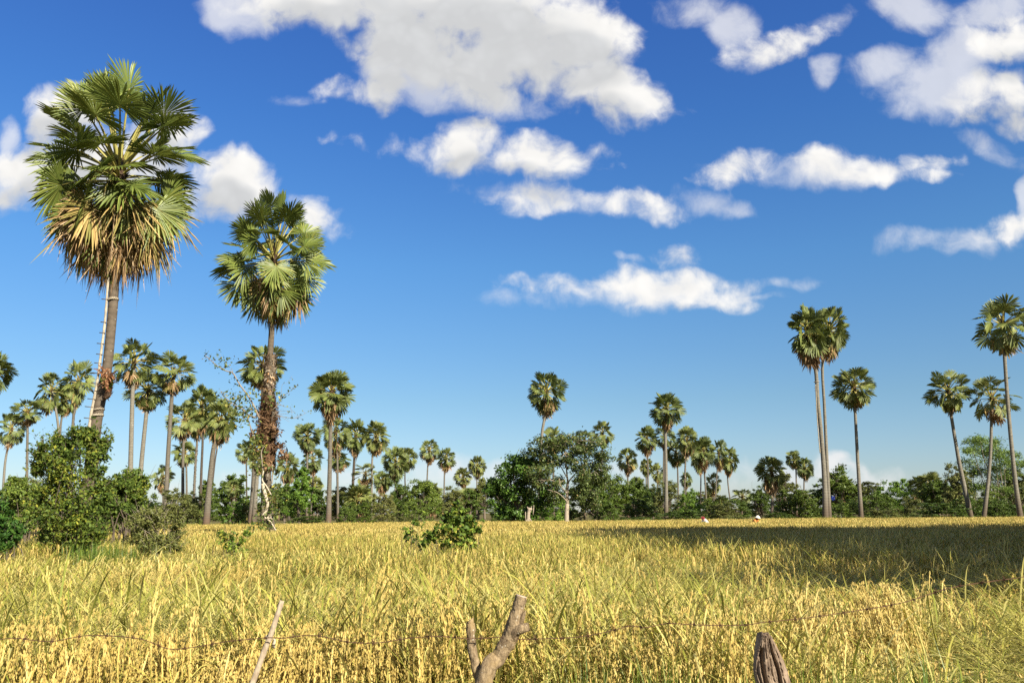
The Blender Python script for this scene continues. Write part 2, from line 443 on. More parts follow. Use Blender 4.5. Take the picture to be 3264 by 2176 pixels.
# ------------------------------------------------------------------ palm fronds
def frond(mb, rng, az, el, lp, rad, nseg, droop=.12, bend=.5, fold=.35, span=R(142), base=(0, 0, 0), roll=None,
          m_leaf=0, m_stalk=1, stalk_r=.05, narrow=1.0, jit=.05, cup=.25, sub=2):
    """one fan leaf: a curved stalk and a pleated fan of segments, free and drooping towards their tips"""
    base = np.array(base, float)
    h = np.array((math.cos(az), math.sin(az), 0))
    pts = [base.copy()]
    e = el
    for i in range(5):
        e = el - bend * (i + .5) / 5
        pts.append(pts[-1] + (h * math.cos(e) + np.array((0, 0, math.sin(e)))) * lp / 5)
    tube(mb, pts, [stalk_r * (1.25 - .7 * i / 5) for i in range(6)], 5, m_stalk, cap=False, flat=.6)
    eb = e - fold
    a = h * math.cos(eb) + np.array((0, 0, math.sin(eb)))
    s = np.array((-math.sin(az), math.cos(az), 0))
    rl = rng.normal(0, .8) if roll is None else roll
    n = np.cross(a, s); n = n / np.linalg.norm(n)
    if n[2] < 0: n = -n
    s2 = s * math.cos(rl) + n * math.sin(rl)
    n2 = np.cross(a, s2)
    n2 /= np.linalg.norm(n2)
    if n2[2] < 0: n2 = -n2
    org = pts[-1]
    da = 2 * span / nseg
    ang = -span + da * (np.arange(nseg) + .5) + rng.normal(0, da * .12, nseg)
    ln = rad * (.74 + .26 * np.cos(ang * .62)) * rng.uniform(.88, 1.08, nseg)
    half = da * .52 * narrow
    drp = droop * rng.uniform(.5, 1.6, nseg)
    sag = rng.normal(0, jit, nseg)

    def pt(th, r, lift):
        d = np.outer(np.cos(th), a) + np.outer(np.sin(th), s2)
        p = d * r[:, None]
        p = p + np.outer(cup * np.sin(th) ** 2 * r * .6 + lift, n2)
        rr = r / rad
        p[:, 2] -= drp * rad * rr ** 2.2 + 0 * rr
        p += np.outer(sag * rad * rr ** 2, s2)
        return org + p
    z = np.zeros(nseg)
    o = np.tile(org, (nseg, 1))
    r1, r2 = ln * .58, ln * .80
    w1 = half * np.ones(nseg)
    w2 = half * .62 * np.ones(nseg)
    f1 = r1 * half * .55
    f2 = r2 * half * .40
    V = np.stack([o, pt(ang - w1, r1, f1), pt(ang, r1, -f1), pt(ang + w1, r1, f1),
                  pt(ang - w2, r2, f2), pt(ang, r2, -f2), pt(ang + w2, r2, f2), pt(ang, ln, z)], 1).reshape(-1, 3)
    b = np.arange(nseg)[:, None] * 8
    T = np.concatenate([b + np.array([[0, 1, 2]]), b + np.array([[0, 2, 3]]), b + np.array([[4, 7, 5]]), b + np.array([[5, 7, 6]])])
    Q = np.concatenate([b + np.array([[1, 4, 5, 2]]), b + np.array([[2, 5, 6, 3]])])
    mb.add(V, Q, T, m_leaf)


GA = math.pi * (3 - math.sqrt(5))


def crown_variant(seed, nlive, ndead, nseg, lp=1.5, rad=1.15, elmin=-50, skirt=1.0, open_=0.0):
    """a whole far crown: live fan leaves, and the brown skirt below; origin at the heart"""
    rng = np.random.default_rng(seed)
    live, dead = MB(), MB()
    for i in range(nlive):
        t = (i + .5) / nlive
        el = R(84 + (elmin - 84) * t ** (1.0 - open_)) + rng.normal(0, .10)
        az = GA * i + rng.normal(0, .25)
        f = rng.uniform(.84, 1.1)
        old = t > .86
        frond(live, rng, az, el, lp * f * (1.0 - .12 * min(1, t * 3)), rad * f, nseg, droop=.07 + .16 * t, bend=.2 + .45 * t, fold=rng.normal(.1 + .3 * t, .22),
              base=(0.1 * math.cos(az), 0.1 * math.sin(az), -.75 * t), m_leaf=0 if not (old and rng.random() < .4) else 2,
              stalk_r=.055, cup=.2)
    tube(live, [(0, 0, .5), (0, 0, -.2), (0, 0, -1.2)], [.05, .24, .2], 8, 3)
    for i in range(ndead):
        t = (i + .5) / ndead
        az = GA * i + rng.normal(0, .3) + 1
        el = R(-34 - 48 * t) + rng.normal(0, .14)
        f = rng.uniform(.7, 1.0) * skirt
        frond(dead, rng, az, el, lp * .62 * f, rad * .85 * f, max(10, nseg * 2 // 3), droop=.5, bend=.4, fold=.5,
              base=(.16 * math.cos(az), .16 * math.sin(az), -.9 - 1.0 * t), m_leaf=0, m_stalk=0, narrow=.8, jit=.14, stalk_r=.04)
    ml = live.mesh('palm_crown', [M['frond_far'], M['stalk'], M['dying'], M['fibre']])
    md = dead.mesh('palm_skirt', [M['dead'], M['stalk']])
    V = np.concatenate(live.V); D = np.concatenate(dead.V)
    r = np.percentile(np.hypot(V[:, 0], V[:, 1]), 97)
    return dict(live=ml, dead=md, w=2 * r * .96, top=np.percentile(V[:, 2], 99.3), bot=min(np.percentile(D[:, 2], 3), V[:, 2].min()))


# kinds: n normal, s sparse round-headed, k heavy skirt, y small skirt
CROWNS = {
    'n': [crown_variant(11, 42, 22, 24, 1.45, .98, -50), crown_variant(12, 38, 24, 24, 1.45, 1.0, -48), crown_variant(13, 46, 18, 24, 1.4, .96, -54), crown_variant(14, 36, 26, 24, 1.3, 1.08, -46, 1.1), crown_variant(15, 50, 16, 24, 1.55, .90, -58), crown_variant(16, 34, 20, 24, 1.6, .95, -46)],
    's': [crown_variant(21, 32, 8, 24, 1.75, .98, -55), crown_variant(22, 35, 9, 24, 1.7, 1.0, -60), crown_variant(23, 26, 12, 24, 1.85, 1.05, -48), crown_variant(24, 30, 6, 24, 1.6, 1.1, -62)],
    'k': [crown_variant(31, 38, 26, 24, 1.4, 1.05, -40, 1.2), crown_variant(32, 40, 28, 24, 1.4, 1.05, -44, 1.25)],
    'y': [crown_variant(41, 46, 7, 24, 1.5, .98, -66, .8), crown_variant(42, 40, 8, 24, 1.55, .96, -68, .8), crown_variant(43, 34, 10, 24, 1.65, 1.0, -60, .8), crown_variant(44, 50, 5, 24, 1.4, .92, -72, .8)],
}
_ci = {k: 0 for k in CROWNS}


def trunk_mesh(name, pts, radii, m, ns=12, n=22):
    mb = MB()
    sp = spline(pts, n)
    k = len(radii) - 1
    rr = []
    for i in range(n):
        s = i / (n - 1) * k
        j = min(int(s), k - 1)
        rr.append(radii[j] + (radii[j + 1] - radii[j]) * (s - j))
    tube(mb, sp, rr, ns, 0, cap=True)
    return mb.mesh(name, m, smooth=True)


def palm(cx, top, bot, w, path, kind='n', bark='bark_mid', label='', d=None, tw=None, group='tall fan palms on the far side of the rice field',
         boots=0, wm=4.9):
    """path: photo points of the trunk from crown down; the last is the foot"""
    rng = np.random.default_rng(int(cx * 7 + top))
    if d is None:
        d = min(235, max(84, wm * FPX / w))
    v = CROWNS[kind][_ci[kind] % len(CROWNS[kind])]
    _ci[kind] += 1
    wreal = w / FPX * d
    sx = wreal / v['w']
    sz = ((bot - top) / FPX * d) / (v['top'] - v['bot'])
    sz = min(max(sz, sx * .62), sx * 1.45)
    heart_py = top + v['top'] * sz / d * FPX
    foot = G(path[-1][0], d)
    root = empty('fan_palm', foot, label, 'palm tree', group)
    heart = P(cx, heart_py, d)
    pts = [foot]
    for (x, y) in reversed(path[:-1]):
        p = P(x, y, d)
        if p.z > .5:
            pts.append(p)
    pts.append(heart + Vector((0, 0, -.3 * sz)))
    # drop points above the heart
    pts = [pts[0]] + [p for p in pts[1:-1] if p.z < heart.z - 1.0] + [pts[-1]]
    if len(pts) < 3:
        pts.insert(1, (pts[0] + pts[-1]) / 2 + Vector((rng.normal(0, .25), rng.normal(0, .2), 0)))
    loc = [p - foot for p in pts]
    r = (tw / 2 / FPX * d) if tw else .155 + .03 * rng.random()
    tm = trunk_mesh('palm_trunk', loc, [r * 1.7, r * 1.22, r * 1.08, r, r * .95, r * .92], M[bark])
    link('trunk', tm, root)
    for nm, key in (('crown', 'live'), ('dead_fronds', 'dead')):
        o = link(nm, v[key], root, heart - foot)
        o.scale = (sx, sx, sz)
        tv = (pts[-1] - pts[-2]).normalized()
        rz = rng.uniform(0, 6.28) if nm == 'crown' else o0.rotation_euler.z
        o.rotation_euler = (-tv.y * .6, tv.x * .6, rz)
        o0 = o
    if boots:
        mb = MB()
        boot_cover(mb, rng, loc, r, boots[0], boots[1], 160, .30)
        link('leaf_base_fringe', mb.mesh('palm_boots', M['boot']), root)
    return root


def boot_cover(mb, rng, loc, r, z0, z1, n, size, spread=1.0):
    """shaggy stubs of old leaf stalks round a trunk between heights z0 and z1"""
    sp = spline(loc, 80)
    zs = np.array([p.z for p in sp])
    for i in range(n):
        z = rng.uniform(z0, z1)
        j = int(np.argmin(abs(zs - z)))
        c = sp[j]
        a = rng.uniform(0, 6.28)
        o = Vector((math.cos(a), math.sin(a), 0))
        t = Vector((-math.sin(a), math.cos(a), 0))
        ln = size * rng.uniform(.6, 1.4)
        wd = ln * rng.uniform(.16, .34)
        b = c + o * r * .9
        upv = Vector((0, 0, 1)) if rng.random() < .7 else Vector((0, 0, -.9))
        mid = b + o * ln * .25 * spread + upv * ln * .5
        tip = b + o * ln * rng.uniform(.35, .8) * spread + upv * ln * rng.uniform(.7, 1.0) + t * rng.normal(0, ln * .2)
        V = [b - t * wd, b + t * wd, mid + t * wd * .7, mid - t * wd * .7, tip]
        mb.add([tuple(x) for x in V], [(0, 1, 2, 3)], [(3, 2, 4)], 0)


# ------------------------------------------------------------------ ground
def ground():
    mb = MB()
    xs = [-4000, -600, -150, -60, -20, 0, 20, 60, 150, 600, 4000]
    ys = [-4000, -600, -60, -10, 0, 10, 30, 60, 90, 130, 250, 700, 4500]
    V = [(x, y, 0) for y in ys for x in xs]
    k = len(xs)
    q = [(j * k + i, j * k + i + 1, (j + 1) * k + i + 1, (j + 1) * k + i) for j in range(len(ys) - 1) for i in range(k - 1)]
    mb.add(V, q)
    m, N = mat('earth')
    geo = N.n('ShaderNodeNewGeometry')
    p = geo.outputs['Position']
    n1 = N.noise(p, .35, 6, .6); n2 = N.noise(p, 6, 5, .7)
    c = N.ramp(N.m('MULTIPLY_ADD', n2, .4, N.m('MULTIPLY', n1, .6)),
               [(.3, (.045, .038, .014)), (.5, (.10, .085, .03)), (.65, (.20, .15, .055)), (.8, (.09, .10, .025))])
    finish(N, c, .9, .1, bump=n2, bstr=.6, bdist=.05)
    o = link('ground', mb.mesh('ground', m))
    tag(o, 'bare earth and stubble under the rice and the trees', kind='structure')


ground()


# ------------------------------------------------------------------ broadleaf trees
def unit(rng, n):
    v = rng.normal(size=(n, 3))
    return v / np.linalg.norm(v, axis=1)[:, None]


def leaves(mb, rng, cen, out, size, m=0, aspect=.55, upb=.35, jit=.9):
    """a rhombic leaf at every point of cen; out = rough outward direction"""
    n = len(cen)
    nr = out * .55 + unit(rng, n) * jit + np.array((0, 0, upb))
    nr /= np.linalg.norm(nr, axis=1)[:, None]
    t = np.cross(nr, unit(rng, n))
    t /= np.linalg.norm(t, axis=1)[:, None] + 1e-9
    b = np.cross(nr, t)
    L = (size * (.45 + 1.05 * rng.random(n) ** 1.2))[:, None]
    W = L * aspect
    V = np.stack([cen - t * L * .5, cen + b * W * .5 - t * L * .05 - nr * L * .05, cen + t * L * .5 - nr * L * .12, cen - b * W * .5 - t * L * .05 - nr * L * .05], 1)
    mb.add(V.reshape(-1, 3), np.arange(n)[:, None] * 4 + np.array([[0, 1, 2, 3]]), m=m)


def clumps(rng, blobs, per, spread=.34, inner=.2, flat=.8):
    """clump centres over the blobs' shells; returns centres, outward directions, radii, blob index"""
    Cn, O, Rr, B = [], [], [], []
    for i, (c, r) in enumerate(blobs):
        c = np.array(c, float); r = np.array(r, float) * np.ones(3)
        n = max(4, int(per * rng.uniform(.8, 1.2)))
        d = unit(rng, n)
        rr = np.where(rng.random(n) < inner, rng.uniform(.2, .7, n), rng.uniform(.72, 1.08, n))
        Cn.append(c + d * r * rr[:, None]); O.append(d); Rr.append(np.full(n, r.mean() * spread) * rng.uniform(.6, 1.35, n)); B.append(np.full(n, i))
    return np.concatenate(Cn), np.concatenate(O), np.concatenate(Rr), np.concatenate(B)


def foliage(mb, rng, blobs, per, nleaf, size, m=0, spread=.34, inner=.2, zmin=.05, aspect=.55, upb=.35):
    cn, o, r, _ = clumps(rng, blobs, per, spread, inner)
    k = max(1, int(nleaf / len(cn)))
    idx = np.repeat(np.arange(len(cn)), rng.poisson(k, len(cn)))
    off = rng.normal(size=(len(idx), 3)) * (r[idx] * .5)[:, None] * np.array((1, 1, .75))
    p = cn[idx] + off
    ok = p[:, 2] > zmin
    leaves(mb, rng, p[ok], (o[idx] + off / (r[idx][:, None] + 1e-6) * .6)[ok], size, m, aspect, upb)
    return cn


def limbs(mb, rng, foot, fork, tips, r0, m=0, nsub=2, wig=.12, ns=7):
    foot, fork = Vector(foot), Vector(fork)
    mid = (foot + fork) / 2 + Vector((rng.normal(0, wig), rng.normal(0, wig), 0)) * fork.z * .15
    tube(mb, spline([foot, mid, fork], 8), [r0 * (1.35 - .55 * i / 7) for i in range(8)], ns + 2, m)
    for t in tips:
        t = Vector(t)
        s = foot.lerp(fork, rng.uniform(.72, 1.0))
        L = (t - s).length
        md = s.lerp(t, .5) + Vector(rng.normal(0, wig * .6, 3)) * L * .5 + Vector((0, 0, -.08 * L))
        q = spline([s, md, t], 8)
        rb = r0 * rng.uniform(.32, .55)
        tube(mb, q, [rb * (1 - .85 * i / 7) for i in range(8)], ns, m)
        for k in range(nsub):
            a = q[rng.integers(3, 7)]
            e = a + Vector(unit(rng, 1)[0] + np.array((0, 0, .5))) * L * rng.uniform(.25, .5)
            tube(mb, spline([a, (a + e) / 2 + Vector(rng.normal(0, .05, 3)) * L, e], 5), [rb * .4 * (1 - .8 * i / 4) for i in range(5)], 5, m)


def tree_variant(seed, kind, leafm, woodm, nleaf=14000, size=.32):
    """about 10 m tall, foot at the origin"""
    rng = np.random.default_rng(seed)
    blobs = []
    if kind == 'round':
        fork = 2.4
        for i in range(11):
            a = GA * i; t = i / 10
            rr = 2.9 * math.sin(min(1, .35 + t * .75) * math.pi * .95) ** .6
            blobs.append(((rr * math.cos(a) * rng.uniform(.6, 1), rr * math.sin(a) * rng.uniform(.6, 1), 3.2 + 5.2 * t + rng.normal(0, .3)), rng.uniform(1.3, 2.0)))
    elif kind == 'tall':
        fork = 4.0
        for i in range(10):
            a = GA * i; t = i / 9
            rr = 1.9 * (1 - t * .75)
            blobs.append(((rr * math.cos(a), rr * math.sin(a), 3.6 + 5.2 * t + rng.normal(0, .3)), rng.uniform(1.0, 1.6) * (1.15 - .4 * t)))
    elif kind == 'spread':
        fork = 3.4
        for i in range(13):
            a = GA * i; t = math.sqrt(i / 12)
            rr = 4.0 * t
            blobs.append(((rr * math.cos(a), rr * math.sin(a), 8.2 - 3.0 * t * t + rng.normal(0, .5)), (rng.uniform(1.2, 1.8), rng.uniform(1.2, 1.8), rng.uniform(.8, 1.2))))
    elif kind == 'mound':
        fork = .8
        for i in range(14):
            a = GA * i; t = i / 13
            rr = 4.2 * math.sqrt(1 - (t * .9) ** 2) * math.sqrt(rng.uniform(.3, 1))
            blobs.append(((rr * math.cos(a), rr * math.sin(a), .9 + 7.2 * t + rng.normal(0, .3)), rng.uniform(1.3, 2.1)))
    mb = MB()
    cn = foliage(mb, rng, blobs, 15, nleaf, size, 0, .29, .3)
    wb = MB()
    tips = [b[0] for b in blobs] + [tuple(c) for c in cn[::9]]
    limbs(wb, rng, (0, 0, -.1), (rng.normal(0, .2), rng.normal(0, .2), fork), tips, .24 if kind != 'mound' else .16, 0, 1)
    V = np.concatenate(mb.V)
    return dict(crown=mb.mesh('tree_crown', leafm), trunk=wb.mesh('tree_wood', woodm, True), w=np.percentile(V[:, 0], 98.5) - np.percentile(V[:, 0], 1.5), h=np.percentile(V[:, 2], 99.3))


TV = {}


def tv(kind, col, i):
    k = (kind, col, i % 3)
    if k not in TV:
        TV[k] = tree_variant(hash((kind, col)) % 1 + 100 + 17 * (i % 3) + {'round': 0, 'tall': 5, 'spread': 9, 'mound': 13}[kind] + {'dark': 0, 'mid': 31, 'olive': 62, 'bright': 93}[col],
                             kind, M['tree_' + col], M['wood'], 14000 if kind != 'mound' else 16000)
    return TV[k]


_ti = 0


def tree(cx, top, w, d, kind, col, label, name='broadleaf_tree', group='broadleaf trees behind the rice field', cat='tree', px=None, foot=None, h=None, wm=None):
    global _ti
    _ti += 1
    v = tv(kind, col, _ti)
    f = Vector(foot) if foot is not None else G(cx, d)
    hh = h if h else P(cx, top, d).z
    ww = wm if wm else w / FPX * d
    root = empty(name, f, label, cat, group)
    rz = (_ti * 2.4) % 6.28
    sx, sz = ww / v['w'], hh / v['h']
    for nm in ('trunk', 'crown'):
        o = link(nm, v[nm], root)
        o.scale = (sx, sx, sz)
        o.rotation_euler = (0, 0, rz)
    return root


TREES = [
    # cx, top, width, distance, kind, colour, label
    (62, 1528, 120, 62, 'round', 'olive', 'olive green tree behind the thin palms at the edge of the picture'),
    (20, 1545, 110, 75, 'mound', 'mid', 'bushy green tree in front of the outermost thin palm'),
    (395, 1500, 140, 38, 'round', 'mid', 'round-leaved green tree beside the tall bush, covering two palm feet'),
    (560, 1562, 130, 92, 'mound', 'olive', 'low olive tree under the palm group beside the bush'),
    (610, 1575, 80, 120, 'mound', 'olive', 'small olive thicket between the palm trunks'),
    (730, 1516, 112, 130, 'round', 'mid', 'rounded green tree behind a small palm, clear of the vine-clad palm'),
    (655, 1528, 66, 140, 'tall', 'dark', 'narrow dark tree behind the twin palm trunks'),
    (745, 1592, 70, 105, 'mound', 'bright', 'bright green shrub at the foot of the rounded tree'),
    (955, 1492, 76, 118, 'tall', 'bright', 'bright green slender tree beside the short dark palm'),
    (905, 1545, 70, 135, 'tall', 'mid', 'thin green tree just past the vine-clad palm'),
    (1012, 1560, 60, 140, 'tall', 'dark', 'dark slender tree with bare brown fringe under the palms'),
    (1078, 1552, 84, 170, 'round', 'olive', 'dull green tree behind the reddish palm trunk'),
    (1150, 1545, 120, 165, 'round', 'mid', 'green tree behind the four mid-field palms'),
    (1215, 1575, 80, 120, 'mound', 'olive', 'olive thicket at the feet of the mid-field palms'),
    (1275, 1530, 80, 150, 'round', 'dark', 'dark tree behind the double-crowned palm pair'),
    (1345, 1532, 110, 140, 'round', 'mid', 'broad green tree between the twin-headed palms and the next pair'),
    (1440, 1552, 76, 160, 'round', 'olive', 'greyish tree between the two heavy-skirted low palms'),
    (1545, 1536, 110, 225, 'spread', 'olive', 'far pale tree seen through the gap in the tree line'),
    (1500, 1560, 70, 190, 'tall', 'mid', 'far thin tree beside the gap in the tree line'),
    (1750, 1548, 120, 88, 'mound', 'bright', 'bright green mound under the white-trunked tree'),
    (1895, 1505, 140, 98, 'round', 'mid', 'leafy tree pressing against the white-trunked tree'),
    (1965, 1520, 120, 120, 'round', 'dark', 'dark tree past the white-trunked tree'),
    (1940, 1600, 90, 90, 'mound', 'mid', 'low green mound past the white-trunked tree'),
    (2022, 1532, 90, 140, 'round', 'mid', 'green tree behind the solitary thin palm'),
    (2080, 1550, 80, 150, 'round', 'dark', 'dark tree behind the tallest palm of the cluster'),
    (2135, 1535, 100, 130, 'mound', 'olive', 'olive dome of leaves in the middle of the palm cluster'),
    (2205, 1560, 84, 112, 'mound', 'bright', 'bright green tree behind the shaggy trunk of the palm cluster'),
    (2270, 1590, 70, 150, 'mound', 'dark', 'dark low tree behind the last palms of the cluster'),
    (2430, 1545, 76, 135, 'round', 'dark', 'dark tree beside the heavy-skirted palm'),
    (2500, 1512, 110, 170, 'spread', 'olive', 'grey-green tree behind the two small palms'),
    (2545, 1562, 140, 108, 'mound', 'dark', 'dense dark green mound between the skirted palm and the leaning pair'),
    (2680, 1488, 150, 135, 'round', 'dark', 'large dark tree right behind the leaning pair of trunks'),
    (2765, 1535, 130, 140, 'round', 'olive', 'dull tree behind the straight lone palm'),
    (2868, 1530, 116, 125, 'mound', 'bright', 'light green dome between the lone palm and the bamboo'),
    (2815, 1570, 90, 115, 'mound', 'mid', 'green bush beside the foot of the straight lone palm'),
    (2915, 1582, 90, 110, 'mound', 'olive', 'greyish bush before the low dark palms'),
    (3000, 1530, 110, 150, 'round', 'dark', 'dark tree behind the low dark palms'),
    (3068, 1482, 96, 130, 'round', 'olive', 'olive tree touching the bamboo'),
    (3090, 1580, 100, 105, 'mound', 'mid', 'green bush below the bamboo'),
    (3245, 1495, 90, 118, 'round', 'olive', 'olive tree at the edge of the picture beyond the bamboo'),
    (3215, 1590, 110, 105, 'mound', 'dark', 'dark bush by the foot of the outermost tall palm'),
    (470, 1600, 90, 140, 'mound', 'mid', 'far green bush behind the pale palm trunks'),
    (1130, 1600, 110, 118, 'mound', 'dark', 'dark bush by the feet of the mid-field palms'),
    (850, 1590, 70, 150, 'tall', 'olive', 'far thin tree just behind the vine-clad trunk'),
    (1320, 1590, 100, 112, 'mound', 'mid', 'green bush in front of the broad tree by the twin-headed palms'),
    (1600, 1590, 70, 130, 'mound', 'dark', 'dark bush behind the vine-draped tree'),
    (2040, 1585, 110, 110, 'mound', 'dark', 'dark bush by the foot of the solitary thin palm'),
    (2340, 1590, 120, 150, 'mound', 'mid', 'low far bush in the gap after the palm cluster'),
    (2620, 1560, 90, 140, 'mound', 'dark', 'dark thicket with the blue sheet in it'),
    (2720, 1585, 110, 112, 'mound', 'mid', 'green bush between the leaning pair and the lone palm'),
    (3165, 1560, 90, 112, 'mound', 'mid', 'shaded bush behind the slim curved palm'),
]
for t in TREES:
    tree(*t)

# low growth along the far edge of the rice
rng0 = np.random.default_rng(5)
k = 0
for px in range(-60, 3340, 170):
    d = rng0.uniform(92, 104) if px > 1600 else rng0.uniform(98, 112)
    tree(px + rng0.uniform(-24, 24), 0, 0, d, 'mound', ['dark', 'mid', 'olive'][k % 3], 'low scrub bush along the far edge of the rice, before the trees', 'scrub_bush',
         'scrub along the far edge of the field', 'bush', h=rng0.uniform(1.0, 3.4), wm=rng0.uniform(2.5, 6.0))
    k += 1
for px in range(-80, 3360, 95):
    tree(px + rng0.uniform(-40, 40), 0, 0, rng0.uniform(235, 290), ['mound', 'round'][k % 2], ['olive', 'mid', 'dark'][k % 3], 'far tree closing the view behind the tree line',
         'distant_tree', 'distant trees behind the tree line', 'tree', h=rng0.uniform(4.0, 8.0), wm=rng0.uniform(8, 14))
    k += 1


def px_blobs(items, d, dep=.8):
    """(px, py, rx, ry) ellipses of the photo at distance d -> blobs with depth"""
    out = []
    for i, (x, y, rx, ry) in enumerate(items):
        p = P(x, y, d)
        s = d / FPX
        off = (((i * 37) % 11) / 10 - .5) * rx * s * dep
        out.append(((p.x, p.y + off, p.z), (rx * s, rx * s * dep, ry * s)))
    return out


def rel(blobs, foot):
    return [((c[0] - foot[0], c[1] - foot[1], c[2]), r) for c, r in blobs]


# the vine-draped tree
def draped_tree():
    d = 80
    f = G(1640, d)
    root = empty('vine_draped_tree', f, 'dense dark green tree draped in vines with a broken pale stump at its side', 'tree')
    rng = np.random.default_rng(71)
    items = [(1640, 1490, 55, 34), (1690, 1475, 55, 26), (1620, 1540, 60, 50), (1690, 1540, 60, 50), (1590, 1580, 45, 40), (1650, 1600, 75, 50), (1600, 1560, 40, 28),
             (1705, 1590, 45, 45), (1615, 1635, 38, 28), (1660, 1640, 40, 24), (1628, 1485, 18, 8), (1612, 1481, 12, 6), (1580, 1545, 26, 20)]
    b = rel(px_blobs(items, d, .9), f)
    mb = MB()
    foliage(mb, rng, b, 22, 30000, .24, 0, .36, .25)
    link('crown', mb.mesh('draped_crown', M['tree_bright2']), root)
    wb = MB()
    limbs(wb, rng, (0, 0, 0), (.2, .1, 2.4), [x[0] for x in b], .3, 0, 1)
    link('trunk', wb.mesh('draped_wood', M['wood'], True), root)
    # the broken pale stump with its props
    g = G(1684, d - 1.2)
    st = MB()
    pts = [g - f, P(1684, 1640, d - 1.2) - f, P(1690, 1618, d - 1.2) - f]
    tube(st, spline(pts, 6), [.34, .22, .18, .16, .19, .23], 10, 0)
    for (x0, y0, x1, y1, rr) in ((1675, 1660, 1675, 1630, .05), (1699, 1640, 1702, 1608, .055), (1690, 1625, 1696, 1612, .09), (1686, 1625, 1680, 1614, .06), (1684, 1652, 1670, 1668, .08), (1688, 1652, 1700, 1668, .07)):
        tube(st, [P(x0, y0, d - 1.3) - f, P(x1, y1, d - 1.3) - f], [rr, rr * .6], 7, 0)
    link('broken_stump', st.mesh('pale_stump', M['wood_pale'], True), root)


M['tree_bright2'] = leafmat('vine_mantle', [(0, (0.025, 0.057, 0.009)), (.5, (0.059, 0.123, 0.017)), (1, (0.123, 0.209, 0.028))], .45, .35, .25, .0)
M['tree_white'] = leafmat('thin_crown_leaf', [(0, (0.041, 0.065, 0.016)), (.5, (0.078, 0.110, 0.028)), (.9, (0.131, 0.170, 0.041)), (1, (0.209, 0.147, 0.057))], .5, .3, .25, .0)
draped_tree()


def white_tree():
    d = 78
    f = G(1806, d)
    root = empty('white_barked_tree', f, 'spreading thin-leaved tree with a bare white trunk and pale limbs', 'tree')
    rng = np.random.default_rng(83)
    tr = MB()

    def L(pts, r0, r1, n=9):
        q = spline([P(x, y, d + dd) - f for x, y, dd in pts], n)
        tube(tr, q, [(r0 + (r1 - r0) * i / (n - 1)) * .66 for i in range(n)], 9, 0)
        return q
    base = [f * 0, P(1806, 1640, d) - f, P(1808, 1605, d) - f]
    tube(tr, spline(base, 7), [.34, .25, .22, .21, .205, .20, .17], 12, 0)
    L([(1808, 1608, 0), (1808, 1560, 0), (1810, 1535, .1)], .25, .18)
    ends = []
    for pts, r0 in [([(1810, 1537, 0), (1806, 1500, 0), (1803, 1450, -.3), (1800, 1415, -.5)], .14), ([(1810, 1537, 0), (1828, 1515, 0), (1845, 1497, .3), (1870, 1470, .6)], .12),
                    ([(1808, 1575, 0), (1798, 1560, -.3), (1785, 1545, -.6), (1782, 1525, -.8)], .10), ([(1808, 1600, 0), (1796, 1585, -.3), (1775, 1568, -.8), (1745, 1560, -1.2)], .09),
                    ([(1806, 1520, 0), (1790, 1490, .4), (1775, 1465, .8), (1760, 1440, 1.0)], .09), ([(1846, 1562, .6), (1852, 1540, .5), (1868, 1510, .4), (1880, 1490, .2)], .10),
                    ([(1852, 1540, .5), (1872, 1515, .2), (1890, 1505, 0), (1905, 1495, 0)], .08), ([(1803, 1460, -.3), (1815, 1430, 0), (1830, 1405, 0)], .07),
                    ([(1808, 1590, 0), (1830, 1585, .2), (1846, 1562, .6)], .09), ([(1785, 1545, -.6), (1760, 1530, -.8), (1740, 1528, -1)], .06)]:
        q = L(pts, r0, .03)
        ends.append(q[-1]); ends.append(q[6])
    items = [(1740, 1415, 42, 26), (1790, 1405, 44, 22), (1840, 1402, 44, 22), (1890, 1425, 42, 32), (1925, 1460, 34, 40), (1745, 1455, 40, 24), (1720, 1500, 44, 30), (1760, 1535, 40, 24),
             (1900, 1490, 46, 34), (1875, 1535, 48, 32), (1800, 1440, 50, 18), (1850, 1440, 40, 20), (1840, 1575, 36, 30), (1890, 1590, 40, 34), (1925, 1520, 26, 30), (1700, 1440, 30, 30), (1785, 1470, 40, 26), (1840, 1480, 40, 26), (1705, 1540, 34, 26), (1770, 1575, 40, 24), (1850, 1520, 34, 26), (1735, 1480, 40, 30)]
    b = rel(px_blobs(items, d, 1.1), f)
    mb = MB()
    cn = foliage(mb, rng, b, 20, 26000, .19, 0, .40, .5)
    for c in cn[::4]:
        e = min(ends, key=lambda q: (q - Vector(c)).length)
        tube(tr, spline([e, (e + Vector(c)) / 2 + Vector(rng.normal(0, .2, 3)), Vector(c)], 5), [.03, .025, .02, .015, .01], 5, 0)
    link('trunk', tr.mesh('white_wood', M['wood_pale'], True), root)
    link('crown', mb.mesh('thin_crown', M['tree_white']), root)


white_tree()


